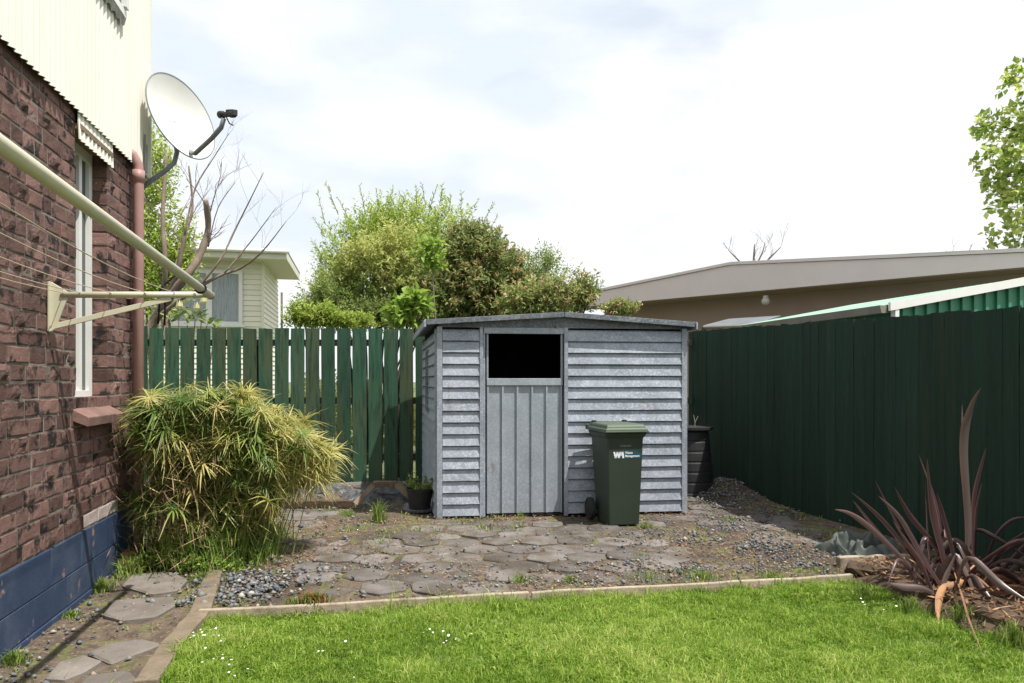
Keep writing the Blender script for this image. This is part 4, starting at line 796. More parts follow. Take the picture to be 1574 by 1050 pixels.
M['l_mid'] = leafmat('mid_green_leaf', (.13, .21, .05), (.42, .48, .16), .5, .5)
M['l_red'] = leafmat('pink_tipped_leaf', (.14, .21, .05), (.72, .36, .28), .4, .45, cm=((.45, (.28, .36, .10)), (.7, (.52, .46, .22))))
M['l_lime'] = leafmat('lime_leaf', (.17, .30, .04), (.42, .55, .12), .5, .45)
M['l_maple'] = leafmat('maple_leaf', (.18, .28, .05), (.66, .68, .24), .55, .5, cm=((.5, (.38, .47, .11)),))
tall = [(500, 345, 488, 295), (520, 330, 500, 280), (540, 345, 520, 305), (560, 320, 553, 285), (583, 318, 578, 292), (600, 320, 604, 288), (618, 318, 622, 296), (640, 315, 640, 285), (660, 322, 672, 285), (676, 315, 680, 284), (690, 325, 694, 300), (708, 330, 710, 295), (716, 330, 728, 315), (740, 345, 760, 312), (745, 370, 765, 330), (500, 365, 482, 335), (495, 395, 483, 372), (655, 320, 648, 282), (630, 320, 612, 294)]
shrub('leafy_tree', [(570, 415, 82, 92), (660, 385, 92, 78), (610, 360, 80, 50), (520, 440, 42, 60)], 12.2, 2600, 12, .36, .075, .024, 'l_willow', 'fresh green tree with long upright shoots behind the paling fence', 'tree', up=.75, tall=tall, stems=9)
shrub('leafy_bush', [(560, 460, 62, 42), (640, 450, 48, 46), (520, 455, 40, 40)], 11.3, 1100, 11, .26, .06, .024, 'l_mid', 'mid-green bush filling in below the yellow-green shrub', 'bush', up=.5, stems=5)
shrub('yellow_shrub', [(575, 392, 40, 28), (615, 380, 34, 34), (545, 400, 24, 20), (610, 425, 34, 30), (530, 425, 20, 18)], 11.1, 560, 12, .32, .075, .026, 'l_yellow', 'yellow-green shrub growing in front of the tall green tree', 'shrub', up=.4, stems=4)
shrub('photinia_bush', [(745, 425, 62, 76), (700, 455, 60, 50), (785, 445, 30, 55), (715, 380, 40, 35)], 11.2, 2200, 11, .30, .095, .034, 'l_dark', 'dense dark green bush with reddish tips behind the shed', 'bush', up=.3, stems=7)
shrub('airy_tree', [(835, 425, 38, 32), (845, 400, 22, 20), (815, 450, 40, 30)], 12.6, 380, 10, .36, .065, .024, 'l_mid', 'thin airy green tree between the dark bush and the pink bush', 'tree', up=.55, stems=6, shell=.2)
shrub('pink_bush', [(850, 462, 52, 30), (895, 450, 26, 26), (800, 465, 35, 26)], 10.2, 640, 9, .24, .08, .034, 'l_red', 'low bush with pink and cream new leaves behind the shed roof', 'bush', up=.4, tall=[(895, 440, 900, 418), (910, 455, 928, 434), (880, 440, 876, 422)], stems=6)
shrub('pink_bush', [(955, 474, 28, 12)], 9.6, 120, 8, .14, .06, .026, 'l_red', 'small pink tipped bush above the right half of the shed roof', 'bush', up=.5, stems=3)
shrub('low_shrub', [(480, 490, 42, 14), (530, 494, 50, 11), (462, 482, 18, 18), (505, 484, 16, 16)], 9.9, 760, 9, .20, .055, .022, 'l_willow', 'low bright green shrub just above the fence beside the cream house', 'shrub', up=.6, stems=4)
shrub('low_shrub', [(570, 484, 80, 20), (500, 462, 30, 34), (640, 484, 50, 24)], 10.9, 1300, 10, .26, .06, .022, 'l_mid', 'low mid-green shrub at the foot of the tall green tree', 'shrub', up=.4, stems=4)
shrub('fig_bush', [(618, 482, 20, 20), (640, 465, 16, 18)], 9.4, 60, 6, .22, .15, .085, 'l_lime', 'bush with large lime-green leaves rising above the fence left of the shed', 'bush', up=.45, stems=4, shell=.1)
sp = shrub('sapling', [(660, 385, 22, 16), (668, 402, 16, 22)], 9.7, 52, 6, .20, .11, .05, 'l_lime', 'slender sapling with bright lime leaves rising above the shed corner', 'sapling', up=.4, stems=0, root=P(668, 560, 9.7), shell=.1)
MB().tube([P(668, 600, 9.7), P(669, 490, 9.7), P(666, 440, 9.7), P(663, 385, 9.7)], [.016, .014, .011, .006], 6).part('trunk', M['bark'], sp, smooth=True)
shrub('hedge_plant', [(250, 640, 70, 60), (370, 650, 70, 45), (500, 640, 70, 60), (620, 650, 60, 50)], 12.5, 1500, 9, .3, .09, .035, 'l_yellow', 'yellow-green planting seen through the gaps of the paling fence', 'shrub', up=.4, stems=4)
shrub('leafy_tree', [(232, 300, 40, 130), (262, 420, 36, 75), (225, 430, 40, 80), (285, 380, 18, 50)], 11.5, 900, 10, .38, .085, .034, 'l_willow', 'leafy green tree behind the satellite dish at the house corner', 'tree', up=.45, stems=7, bark='bark', colb=.05, shell=.15)
# maple crown on the right, palmate leaves in flat sprays
mt = thing('maple_tree', (9.6, 11.5, 0), 'light green maple tree reaching in from the right edge above the roofs', 'tree')
Bs, Ds, Ls = [], [], []; br = MB()
for (cx, cy, rx, ry) in ((1555, 200, 38, 34), (1575, 125, 30, 26), (1550, 245, 42, 26), (1572, 290, 36, 34), (1548, 350, 26, 16), (1575, 385, 38, 20), (1520, 190, 16, 16), (1620, 220, 70, 120), (1640, 350, 70, 60), (1530, 275, 14, 10), (1545, 300, 24, 12), (1700, 180, 90, 160)):
    n = int(rx*ry*.026)+6; c = np.array(P(cx, cy, 11)); q = RG.standard_normal((n, 3)); q /= np.linalg.norm(q, axis=1, keepdims=True); Bs.append(c+q*np.array([rx, rx, ry])/FP*11*(RG.random((n, 1))**.5)); d = q*.6+np.array([-.3, 0, -.05]); Ds.append(d/np.linalg.norm(d, axis=1, keepdims=True)); Ls.append(RG.uniform(.08, .22, n))
    br.tube([P(1740, 300, 11.4), (P(1740, 300, 11.4)+P(cx, cy, 11))/2+Z*.3, P(cx, cy, 11)], [.04, .02, .005], 5)
Bs, Ds, Ls = map(np.concatenate, (Bs, Ds, Ls)); v, F, m = leaves_on_shoots(Bs, Ds, Ls, 7, .11, .085, .9, .1, .12)
np_part('crown', v, F, M['l_maple'], mt, attr={'v': np.repeat(RG.random(m), 4)}, kind='stuff'); br.part('branches', M['barkdark'], mt, smooth=True)
MB().tube([(9.6, 11.5, -.1), (9.55, 11.5, 2), P(1740, 300, 11.4)], [.16, .12, .07], 10).part('trunk', M['bark'], mt, smooth=True)

# bare branching tree behind the fence
def bare(name, polys, Y, label, m_='bark', twigs=46, tl=.35, tr=.0035, seed=1, base=None):
    rr = random.Random(seed); t = thing(name, base or P(polys[0][0][0][0], 585, Y)-Z*EYE, label, 'tree'); tw = MB()
    for i, (pts, r0, r1) in enumerate(polys):
        q = [P(a, b, Y+.12*math.sin(k*1.7+i)) for k, (a, b) in enumerate(pts)]; n = len(q)
        # smooth path
        path = []
        for k in range(n-1):
            for s_ in range(4):
                u_ = s_/4; p0, p1, p2, p3 = q[max(k-1, 0)], q[k], q[k+1], q[min(k+2, n-1)]; path.append(.5*((2*p1)+(p2-p0)*u_+(2*p0-5*p1+4*p2-p3)*u_*u_+(3*p1-p0-3*p2+p3)*u_**3))
        path.append(q[-1]); mlen = len(path); rad = [r0+(r1-r0)*k/(mlen-1) for k in range(mlen)]; MB().tube(path, [x_*rr.uniform(.9, 1.12) for x_ in rad], 8).part('trunk' if i == 0 else 'branch', M[m_], t, smooth=True)
        def grow(p, d, L_, r, dep):
            e_ = p+d*L_; mid = (p+e_)/2+Vector((rr.uniform(-1, 1), rr.uniform(-1, 1), rr.uniform(0, 1)))*L_*.09; tw.tube([p, mid, e_], [r, r*.75, r*.45], 4, False)
            if dep > 0:
                for _ in range(rr.choice((2, 3))): dd = (d+Vector((rr.uniform(-.7, .7), rr.uniform(-.5, .5), rr.uniform(-.3, .6)))).normalized(); grow(p+(e_-p)*rr.uniform(.4, 1), dd, L_*rr.uniform(.5, .8), r*.6, dep-1)
        for _ in range(int(twigs*(mlen/20))):
            k = rr.randrange(mlen//3, mlen); d = (path[min(k+1, mlen-1)]-path[k-1]).normalized(); dd = (d*.7+Vector((rr.uniform(-.7, .8), rr.uniform(-.4, .4), rr.uniform(-.1, .8)))).normalized(); grow(path[k], dd, tl*rr.uniform(.4, 1), max(tr, rad[k]*.22), 2)
    tw.part('twigs', M['twig'], t, kind='stuff'); return t
bare('bare_tree', [([(205, 560), (238, 492), (262, 455), (290, 420), (308, 390), (320, 350), (316, 308)], .075, .04), ([(232, 500), (250, 460), (254, 400), (250, 330), (256, 235)], .045, .02), ([(250, 470), (272, 420), (284, 360), (296, 320), (290, 255)], .04, .012),
                   ([(240, 490), (285, 455), (335, 425), (370, 412), (402, 388), (440, 340)], .035, .005), ([(300, 447), (338, 400), (362, 352), (388, 300), (405, 265)], .02, .004), ([(284, 360), (300, 290), (330, 240), (352, 205)], .015, .003), ([(345, 420), (385, 372), (425, 318)], .014, .003), ([(320, 380), (335, 320), (362, 280)], .010, .003)], 10.2,
     'bare pruned tree with twisted grey limbs between dish and cream house', twigs=5, tl=.55, tr=.0022)
bare('distant_bare_tree', [([(1160, 470), (1158, 420), (1160, 375)], .12, .03), ([(1158, 425), (1135, 400), (1120, 385)], .06, .02), ([(1159, 420), (1185, 395), (1200, 380)], .06, .02), ([(1160, 412), (1172, 388), (1176, 372)], .05, .02)], 38, 'pale bare tree far behind the taupe gabled roof', m_='twig', twigs=8, tl=.9, tr=.012, seed=4)
bare('distant_bare_tree', [([(1460, 440), (1462, 405), (1462, 388)], .06, .02), ([(1480, 430), (1486, 400), (1490, 388)], .05, .015)], 36, 'tiny bare twigs showing over the right end of the taupe roof', m_='twig', twigs=5, tl=.5, tr=.01, seed=9)
# magnolia with cream buds
mg = thing('magnolia', Vector((-4.5, 9.35, 0)), 'small magnolia with two cream buds above the paling fence', 'shrub')
Bm, Dm = [], []
for px_, py_ in ((262, 488), (275, 478), (288, 492), (300, 484), (310, 480), (318, 492), (330, 498)): Bm.append(np.array(P(px_, py_+8, 9.35))); Dm.append((0, -.1, .95))
v, F, m = leaves_on_shoots(np.array(Bm), np.array(Dm, float), np.full(len(Bm), .10), 9, .14, .05, 1.0, 0, .1); np_part('foliage', v, F, M['l_mid'], mg, attr={'v': np.repeat(RG.random(m), 4)}, kind='stuff')
M['bud'] = mat('cream_petal', (.62, .60, .34), (.70, .66, .45), 9, .6, trans=.3)
for px_, py_ in ((276, 470), (303, 473), (313, 463)):
    b0 = P(px_, py_+8, 9.3); fm = MB()
    for k in range(6):
        a = k*1.05; o_ = Vector((math.cos(a), math.sin(a), 0)); s_ = Vector((-math.sin(a), math.cos(a), 0)); fm.add([b0, b0+o_*.035+Z*.06-s_*.028, b0+o_*.035+Z*.06+s_*.028, b0+o_*.03+Z*.145], [(0, 1, 2), (1, 3, 2)])
    fm.part('bud', M['bud'], mg)
ms_ = MB()
for b in Bm: ms_.tube([Vector((b[0]*.6-1.8, 9.35, 0)), Vector(b)], [.015, .006], 5)
ms_.part('stems', M['bark'], mg)

# ---------------------------------------------------------------- cream house behind the fence
HO = P(403, 585, 18)-Z*EYE; HO.z = 0
def C_(s, t, z): return HO-V*s+U*t+Z*z     # s leftwards from the corner, t away
ch = thing('weatherboard_house', C_(3, 0, 0), 'cream weatherboard house with curtained window and wide eaves behind the fence', 'house')
nf = -U; nsid = V; zt = 1.25+(585-402)/FP*18; zb = .75
nr = int((zt-zb)/.132)
for j in range(nr+1):
    z0 = zb+j*.132
    clap(C_(6.5, 0, 0), C_(0.0, 0, 0), z0, z0+.132, nf, 0, .022).part('weatherboard', M['weatherboard'], ch)
    clap(C_(0, 0, 0), C_(0, 3.5, 0), z0, z0+.132, nsid, 0, .022).part('weatherboard', M['weatherboard'], ch)
MB().box(C_(3.25, 1.78, (zt)/2), V*3.24, U*1.75, Z*(zt/2)).part('wall', M['weatherboard'], ch)
MB().box(C_(-.02, -.02, (zt+zb)/2), V*.03, U*.03, Z*((zt-zb)/2+.05)).part('corner_board', M['weatherboard'], ch)
MB().box(C_(3.25, 1.75, zb/2-.05), V*3.2, U*1.7, Z*(zb/2)).part('foundation', M['mortar'], ch)
# window
def cx_s(px): r = (px-CX)/FP; return (HO.x-r*HO.y)/(V.x-r*V.y)
w0, w1 = cx_s(372), cx_s(268); wz0, wz1 = 1.25+85/FP*17.9, 1.25+168/FP*17.9
fr = MB()
def cbox(s0, s1, z0, z1, o0, o1, mb=None):
    mb = mb or MB(); return mb.box(C_((s0+s1)/2, -(o0+o1)/2, (z0+z1)/2), V*(s1-s0)/2, U*(o1-o0)/2, Z*(z1-z0)/2)
wm_ = cx_s(322)
for a, b in ((w0-.02, w0+.07), (wm_-.07, wm_+.07), (w1-.07, w1+.02)): cbox(a, b, wz0, wz1, .02, .07, fr)
cbox(w0+.07, w1-.07, wz0, wz0+.08, .021, .068, fr); cbox(w0+.07, w1-.07, wz1-.08, wz1, .021, .068, fr); cbox(w0-.08, w1+.08, wz0-.05, wz0-.002, .02, .11, fr)
fo = fr.part('window', M['white'], ch)
for a, b in ((w0+.07, wm_-.07), (wm_+.07, w1-.07)):
    cu = MB(); n = 50; vs = []
    for i in range(n+1): s_ = a+(b-a)*i/n; q = .012*math.sin(i*1.3)+.006*math.sin(i*2.9); vs += [C_(s_, -.036-q*.4, wz0+.08), C_(s_, -.036-q*.4, wz1-.08)]
    cu.add(vs, [(2*i, 2*i+2, 2*i+3, 2*i+1) for i in range(n)]); cu.part('curtain', M['curtain'], fo)
# roof: fascia, soffit, low hip sheets
ov = .62; FZ0, FZ1 = zt-.02, zt+.19
def eb(s0, s1, t0, t1, z0, z1): return MB().hexa([C_(s0, t0, z0), C_(s1, t0, z0), C_(s1, t1, z0), C_(s0, t1, z0), C_(s0, t0, z1), C_(s1, t0, z1), C_(s1, t1, z1), C_(s0, t1, z1)])
eb(-ov, 7, -ov, 3.1, FZ0, FZ0+.02).part('soffit', M['soffit'], ch)
eb(-ov-.03, 7, -ov-.04, -ov-.002, FZ0-.02, FZ1).part('fascia', M['soffit'], ch, bevel=.01); eb(-ov-.04, -ov-.002, -ov-.0, 3.1, FZ0-.02, FZ1).part('fascia', M['soffit'], ch, bevel=.01)
MB().tube([C_(-ov-.1, -ov-.1, FZ1-.04), C_(7, -ov-.1, FZ1-.04)], .055, 8).part('gutter', M['white'], ch, smooth=True)
rfm = MB(); rfm.add([C_(-ov-.05, -ov-.05, FZ1), C_(7, -ov-.05, FZ1), C_(7, 1.2, FZ1+.28), C_(1.2, 1.2, FZ1+.28), C_(-ov-.05, 3.1, FZ1), C_(7, 3.1, FZ1+.0), C_(-ov-.05, -ov-.05, FZ1-.03), C_(7, -ov-.05, FZ1-.03), C_(7, 3.1, FZ1-.03), C_(-ov-.05, 3.1, FZ1-.03)], [(0, 3, 2, 1), (0, 4, 3), (3, 4, 5, 2), (6, 7, 8, 9)]); rfm.part('roof', M['greyroof'], ch)
MB().tube([C_(-.1, 3.6, 1), C_(-.1, 3.6, 3.9)], .04, 6).part('downpipe', M['gutter'], ch)

# ---------------------------------------------------------------- taupe gabled house on the right
GA = P(1145, 585, 14); gd_ = Vector((-1.065, 1, 0)); glen = gd_.length; gdn = gd_.normalized(); gn = Vector((-gdn.y, gdn.x, 0));
if gn.y > 0: gn = -gn     # towards the viewer
def T_(s, z, o=0): return Vector((GA.x, GA.y, 0))+gd_*s+gn*o+Z*z
th_ = thing('gabled_house', T_(0, 0, -3), 'low taupe house with wide shallow gable fascia beyond the right fence', 'house')
def tprism(pts, o0, o1, name, m_): n = len(pts); m = MB(); m.add([T_(a, b, o1) for a, b in pts]+[T_(a, b, o0) for a, b in pts], [tuple(range(n)), tuple(range(2*n-1, n-1, -1))]+[(i, n+i, n+(i+1) % n, (i+1) % n) for i in range(n)]); return m.part(name, M[m_], th_)
tprism([(-4.2, 2.9), (2.55, 2.9), (2.55, 3.13), (0, 3.43), (-4.2, 3.0)], .60, .64, 'gable_fascia', 'fascia')
for a, b, za, zb_ in ((2.60, 0, 3.135, 3.435), (0, -4.25, 3.435, 3.005)): tprism([(a, za-.0), (b, zb_-.0), (b, zb_+.045), (a, za+.045)], .59, .67, 'barge_cap', 'fascia')
for a, b, za, zb_ in ((2.62, 0, 3.14, 3.44), (0, -4.25, 3.44, 3.01)): tprism([(a, za+.05), (b, zb_+.05), (b, zb_+.06), (a, za+.06)], -8, .62, 'roof', 'greyroof')
tprism([(-4.1, 2.885), (2.5, 2.885), (2.5, 2.898), (-4.1, 2.898)], -.02, .60, 'soffit', 'taupe')
tprism([(-4.0, -.1), (2.3, -.1), (2.3, 2.884), (-4.0, 2.884)], -8, 0, 'wall', 'taupe')
tprism([(-4.0, 2.885), (2.3, 2.885), (2.3, 3.0), (0, 3.3), (-4, 2.95)], -8, -.05, 'attic', 'taupe')
gp = P(1177, 463, 13.2); gl = thing('wall_light', gp, 'round white globe light under the taupe gable', 'light')
MB().lathe([(0, -.075)]+[(.075*math.sin(a), -.075*math.cos(a)) for a in np.linspace(.2, 3.0, 10)]+[(0, .075)], gp, 16).part('globe', M['globe'], gl, smooth=True)
MB().lathe([(0, .06), (.05, .06), (.05, .10), (0, .10)], gp, 14).part('fitting', M['globe'], gl)

# ---------------------------------------------------------------- green neighbour shed with mint roof
K0 = Vector((3.5, 6.6, 0))
def K_(u_, v_, z): return K0+U*u_+V*v_+Z*z
ns = thing('green_shed', K_(1.2, 1.5, 0), 'green metal shed with pale mint roof and white barge beyond the dark fence', 'shed')
RW, RL = 1.75, 2.85; tanp = .185
def rz(v_): return 1.955+tanp*(RW-abs(v_-RW))
def rsheet(v0, v1, u0, u1, m_, nm):
    nloc = int((u1-u0)/.04)
    mb = MB(); vs = []
    for i in range(nloc+1):
        u_ = u0+(u1-u0)*i/nloc; q = .007*math.cos(2*math.pi*u_/.08); vs += [K_(u_, v0, rz(v0)+q), K_(u_, v1, rz(v1)+q)]
    mb.add(vs, [(2*i, 2*i+1, 2*i+3, 2*i+2) for i in range(nloc)]); return mb.part(nm, M[m_], ns)
rsheet(-.06, RW, -.05, RL, 'mint', 'roof_sheet'); rsheet(RW, 2*RW+.06, -.05, RL, 'mint', 'roof_sheet')
for a, b in ((-.08, RW), (RW, 2*RW+.08)):
    MB().hexa([K_(-.085, a, rz(a)-.055), K_(-.055, a, rz(a)-.055), K_(-.055, b, rz(b)-.055), K_(-.085, b, rz(b)-.055), K_(-.085, a, rz(a)+.022), K_(-.055, a, rz(a)+.022), K_(-.055, b, rz(b)+.022), K_(-.085, b, rz(b)+.022)]).part('barge', M['white'], ns)
MB().box(K_(-.05, -.005, .9), U*.03, V*.02, Z*1.0).part('corner_trim', M['white'], ns)
MB().hexa([K_(-.02, -.12, 1.87), K_(-.02, -.065, 1.87), K_(RL, -.065, 1.87), K_(RL, -.12, 1.87), K_(-.02, -.14, 1.94), K_(-.02, -.065, 1.94), K_(RL, -.065, 1.94), K_(RL, -.14, 1.94)]).part('gutter', M['gutter'], ns)
nrib = 27
for i in range(nrib):      # trapezoid wall sheet: each rib and pan a piece
    v0 = i*(2*RW)/nrib; v1 = v0+2*RW/nrib; vm = v0+(v1-v0)*.72; zt_ = min(rz(v0), rz(v1))-.02
    MB().box(K_(-.0, (v0+vm)/2, zt_/2), V*(vm-v0)/2, U*.004, Z*zt_/2).part('wall_pan', M['shedgreen'], ns); MB().box(K_(-.014, (vm+v1)/2, zt_/2), V*(v1-vm)/2, U*.018, Z*zt_/2).part('wall_rib', M['shedgreen'], ns)
MB().box(K_(RL/2+.02, RW, .9), V*(RW-.02), U*(RL/2-.03), Z*.98).part('wall', M['shedgreen'], ns)
# pale lean-to roof further back
lt = thing('lean_to', P(1140, 585, 10.2)-Z*EYE, 'pale grey lean-to roof in the far corner behind the dark fence', 'lean-to')
a, b, c, d = P(1082, 500, 9.9), P(1165, 497, 9.4), P(1200, 485, 10.6), P(1120, 490, 11.2)
MB().hexa([a-Z*.02, b-Z*.02, c-Z*.02, d-Z*.02, a+Z*.0, b, c, d]).part('roof', M['galvroof'], lt)
MB().tube([a-Z*.03, b-Z*.03], .03, 8).part('gutter', M['gutter'], lt)
for p in (a, b, c, d): MB().tube([Vector((p.x, p.y, 0)), p-Z*.03], .03, 6).part('post', M['rail'], lt)

# ---------------------------------------------------------------- umbrella sedge
M['sedge'] = bpy.data.materials.new('sedge_leaf')
def sedge_mat():
    m = M['sedge']; m.use_nodes = True; t = m.node_tree; N = t.nodes; L = t.links; b = N['Principled BSDF']; a = N.new('ShaderNodeAttribute'); a.attribute_name = 'v'; oi = N.new('ShaderNodeObjectInfo')
    r1 = N.new('ShaderNodeValToRGB'); e = r1.color_ramp.elements; e[0].color = (.06, .125, .022, 1); e[1].color = (.58, .48, .20, 1); q = e.new(.45); q.color = (.17, .27, .05, 1); q = e.new(.75); q.color = (.38, .41, .10, 1); L.new(oi.outputs['Random'], r1.inputs[0])
    x = N.new('ShaderNodeMixRGB'); x.inputs[2].default_value = (.55, .40, .19, 1); L.new(a.outputs['Fac'], x.inputs[0]); L.new(r1.outputs[0], x.inputs[1]); L.new(x.outputs[0], b.inputs['Base Color']); b.inputs['Roughness'].default_value = .5
    tr = N.new('ShaderNodeBsdfTranslucent'); L.new(x.outputs[0], tr.inputs[0]); ms = N.new('ShaderNodeMixShader'); ms.inputs[0].default_value = .35; L.new(b.outputs[0], ms.inputs[1]); L.new(tr.outputs[0], ms.inputs[2]); L.new(ms.outputs[0], N['Material Output'].inputs[0])
sedge_mat()
def whorl(seed, nb_, dead=False):
    rr = random.Random(seed); V_, F_, A_ = [], [], []
    for i in range(nb_):
        a = 2*math.pi*i/nb_+rr.uniform(-.15, .15); L_ = rr.uniform(.08, .19); el = rr.uniform(-.3, .8); dr = rr.uniform(.3, 1.3); w_ = rr.uniform(.0024, .0044); d = Vector((math.cos(a), math.sin(a), 0)); s = Vector((-math.sin(a), math.cos(a), 0)); n0 = len(V_); tipc = rr.random()**2
        for k in range(4):
            u_ = k/3; p = d*L_*u_*math.cos(el*(1-u_*.4))+Z*(L_*u_*math.sin(el)-dr*L_*u_*u_*.7); wk = w_*(1, 1.1, .8, .12)[k]
            V_ += [tuple(p-s*wk+Z*wk*.4), tuple(p+s*wk+Z*wk*.4)]; A_ += [max(0, (u_-.45))*1.6*tipc]*2
        for k in range(3): q = n0+2*k; F_.append((q, q+1, q+3, q+2))
    return np_mesh('leaf_whorl', V_, F_, M['sedge'], {'v': A_})
wh = [whorl(i, random.choice((20, 24, 28))) for i in range(8)]
sc_ = Vector((-2.18, 5.08, 0)); sg = thing('umbrella_sedge', sc_, 'big arching umbrella sedge clump of yellow-green leaf whorls beside the house corner', 'plant')
stm = MB(); spots = []
ell = [(300, 660, 88, 58, .75), (400, 672, 68, 48, .7), (245, 655, 42, 55, .5), (465, 706, 40, 36, .3), (330, 745, 95, 60, .75), (270, 790, 65, 55, .5), (375, 755, 60, 50, .5), (375, 615, 14, 14, .3), (330, 825, 80, 38, .5)]
wts = [32, 25, 12, 17, 11, 8, 6, 3, 3]
ext = []
for i in range(760):
    e_ = random.choices(ell, wts)[0]; a = random.uniform(0, 6.28); r = math.sqrt(random.uniform(.02, 1))*random.choice((1, 1, 1, 1.14)); px_ = e_[0]+e_[2]*r*math.cos(a); py_ = e_[1]+e_[3]*r*math.sin(a); Yd = 5.0+(px_-300)/260*.35+random.uniform(-.5, .3)*e_[4]
    p = P(px_, py_, Yd)
    if p.x < -1.6-.211*p.y+.14 and p.y < 5.3: p.x = -1.6-.211*p.y+.14+random.random()*.05
    if p.z < .06: continue
    spots.append(p)
spots.sort(key=lambda p: p.y)
MAXW = 298
for i, p in enumerate(spots):
    out_ = (p-Vector((sc_.x, sc_.y, .5))); rx_ = (random.uniform(-.5, .5)-out_.y*.3, random.uniform(-.5, .5)+out_.x*.6, random.uniform(0, 6.28)); s_ = random.uniform(.6, 1.45)
    me = wh[i % 8]
    if i < MAXW: link_mesh('leaf_whorl', me, p, sg, rx_, (s_, s_, s_))
    else: ext.append((p, rx_, s_, me))
    g0 = Vector((sc_.x+random.gauss(0, .16)+(p.x-sc_.x)*.25, sc_.y+random.gauss(0, .12)+.1, 0)); mid = (g0+p)/2+Vector((0, 0, .12))-(p-g0).cross(Z)*.05; stm.tube([g0, mid, p], [.004, .0035, .0028], 4, False)
from mathutils import Euler
Vx, Fx, Ax, off = [], [], [], 0
for p, r_, s_, me in ext:
    co = np.zeros(len(me.vertices)*3, np.float32); me.vertices.foreach_get('co', co); co = co.reshape(-1, 3)@np.array(Euler(r_).to_matrix()).T*s_+np.array(p); Vx.append(co); fi = np.zeros(len(me.loops), np.int32); me.loops.foreach_get('vertex_index', fi); Fx.append(fi.reshape(-1, 4)+off); off += len(co); a_ = np.zeros(len(co), np.float32); me.attributes['v'].data.foreach_get('value', a_); Ax.append(a_)
if ext: np_part('far_whorls', np.concatenate(Vx), np.concatenate(Fx), M['sedge'], sg, attr={'v': np.concatenate(Ax)}, kind='stuff')
M['stem'] = mat('sedge_stem', (.10, .16, .03), (.20, .22, .07), 4, .6, coord='World'); stm.part('stems', M['stem'], sg, kind='stuff')
# dry straw hanging inside the clump
n = 700; c = np.array(P(280, 750, 4.75)); x = c[0]+RG.normal(0, .14, n); y = np.array([4.75])+RG.normal(0, .12, n); z = RG.uniform(.05, .75, n); v, f = quads(n, np.stack([x, y, z], -1), RG.uniform(.08, .24, n), RG.uniform(.003, .008, n), 1.45)
M['straw'] = leafmat('dry_straw', (.20, .13, .07), (.50, .36, .22), .2, .8); np_part('dry_leaves', v, f, M['straw'], sg, attr={'v': np.repeat(RG.random(n), 4)}, kind='stuff')
# long blades at the foot of the clump
n = 2600; x = RG.normal(-2.10, .20, n); y = RG.normal(5.02, .17, n); k = (x > -1.6-.211*y+.03); x, y = x[k], y[k]; n = len(x)
v, F, q = blades(x, y, RG.uniform(.12, .52, n)*np.exp(-((x+2.15)/.55)**2), RG.uniform(.003, .007, n), .9, gz(x, y)-.01, RG.random(n)*.6); np_part('long_blades', v, F, M['weed'], sg, attr={'v': q}, kind='stuff')
# sword ferns
M['fern'] = leafmat('fern_leaf', (.12, .22, .02), (.36, .46, .08), .4, .5)
def fern(px_, py_, fr_, Y, label):
    b = G(px_, py_); t = thing('sword_fern', b, label, 'fern', None)
    for pts in fr_:
        q = [b+Z*.01]+[P(a_, c_, Y) for a_, c_ in pts]; path = []
        for k in range(len(q)-1):
            for s_ in range(8): path.append(q[k].lerp(q[k+1], s_/8))
        path.append(q[-1]); m = MB(); n = len(path); vs_ = []; cs_ = []
        m.tube(path[::3], .002, 4, False); nv = len(m.v); cs_ = [.3]*nv
        for k in range(2, n):
            d = (path[k]-path[k-1]).normalized(); s_ = d.cross(Vector((0, -1, .3))).normalized(); L_ = .030*math.sin(math.pi*min(1, .25+.75*k/n))+.006; cv = random.random()
            for sg_ in (-1, 1): a_ = path[k]; m.add([a_-d*.005, a_+s_*sg_*L_*.6+d*.008, a_+s_*sg_*L_+d*.004, a_+s_*sg_*L_*.5-d*.004], [(0, 1, 2, 3)]); cs_ += [cv]*4
        me, c_ = m.mesh('frond', M['fern']); at = me.attributes.new('v', 'FLOAT', 'POINT'); at.data.foreach_set('value', cs_); link_mesh('frond', me, c_, t)
    return t
fern(240, 862, [[(235, 822), (215, 780), (182, 748)], [(252, 835), (262, 800), (258, 780)]], 4.75, 'sword fern with one long frond arching in front of the downpipe')
fern(330, 868, [[(312, 845), (308, 812)], [(342, 840), (352, 792)], [(333, 850), (335, 830), (333, 812)], [(322, 820), (325, 795), (322, 770)]], 4.85, 'sword fern with upright fronds at the front foot of the sedge')
fern(265, 875, [[(258, 850), (250, 825), (240, 815)], [(275, 850), (290, 838), (296, 820)], [(262, 845), (272, 815), (268, 800)]], 4.7, 'small sword fern between the clay block and the sedge')
# round-leaved low weeds under the sedge
n = 1500; px_ = RG.normal(280, 45, n); py_ = RG.uniform(835, 882, n); Yq = 1375/(py_-585); x = (px_-CX)/FP*Yq; k = (x > -1.6-.211*Yq+.05) & (px_ < 395) & (px_ > 190); x, Yq = x[k], Yq[k]; n = len(x); hh = RG.uniform(.01, .13, n)*np.exp(-((x+2.25)/.35)**2)
v, F, m = leaves_on_shoots(np.stack([x, Yq, hh], -1), np.tile([[0, -.2, .98]], (n, 1)), np.full(n, .02), 2, .030, .026, 1.1); np_part('clover_patch', v, F, M['l_lime'], attr={'v': np.repeat(RG.random(m), 4)}, label='patch of bright round-leaved weeds at the foot of the sedge', cat='weeds', kind='stuff')
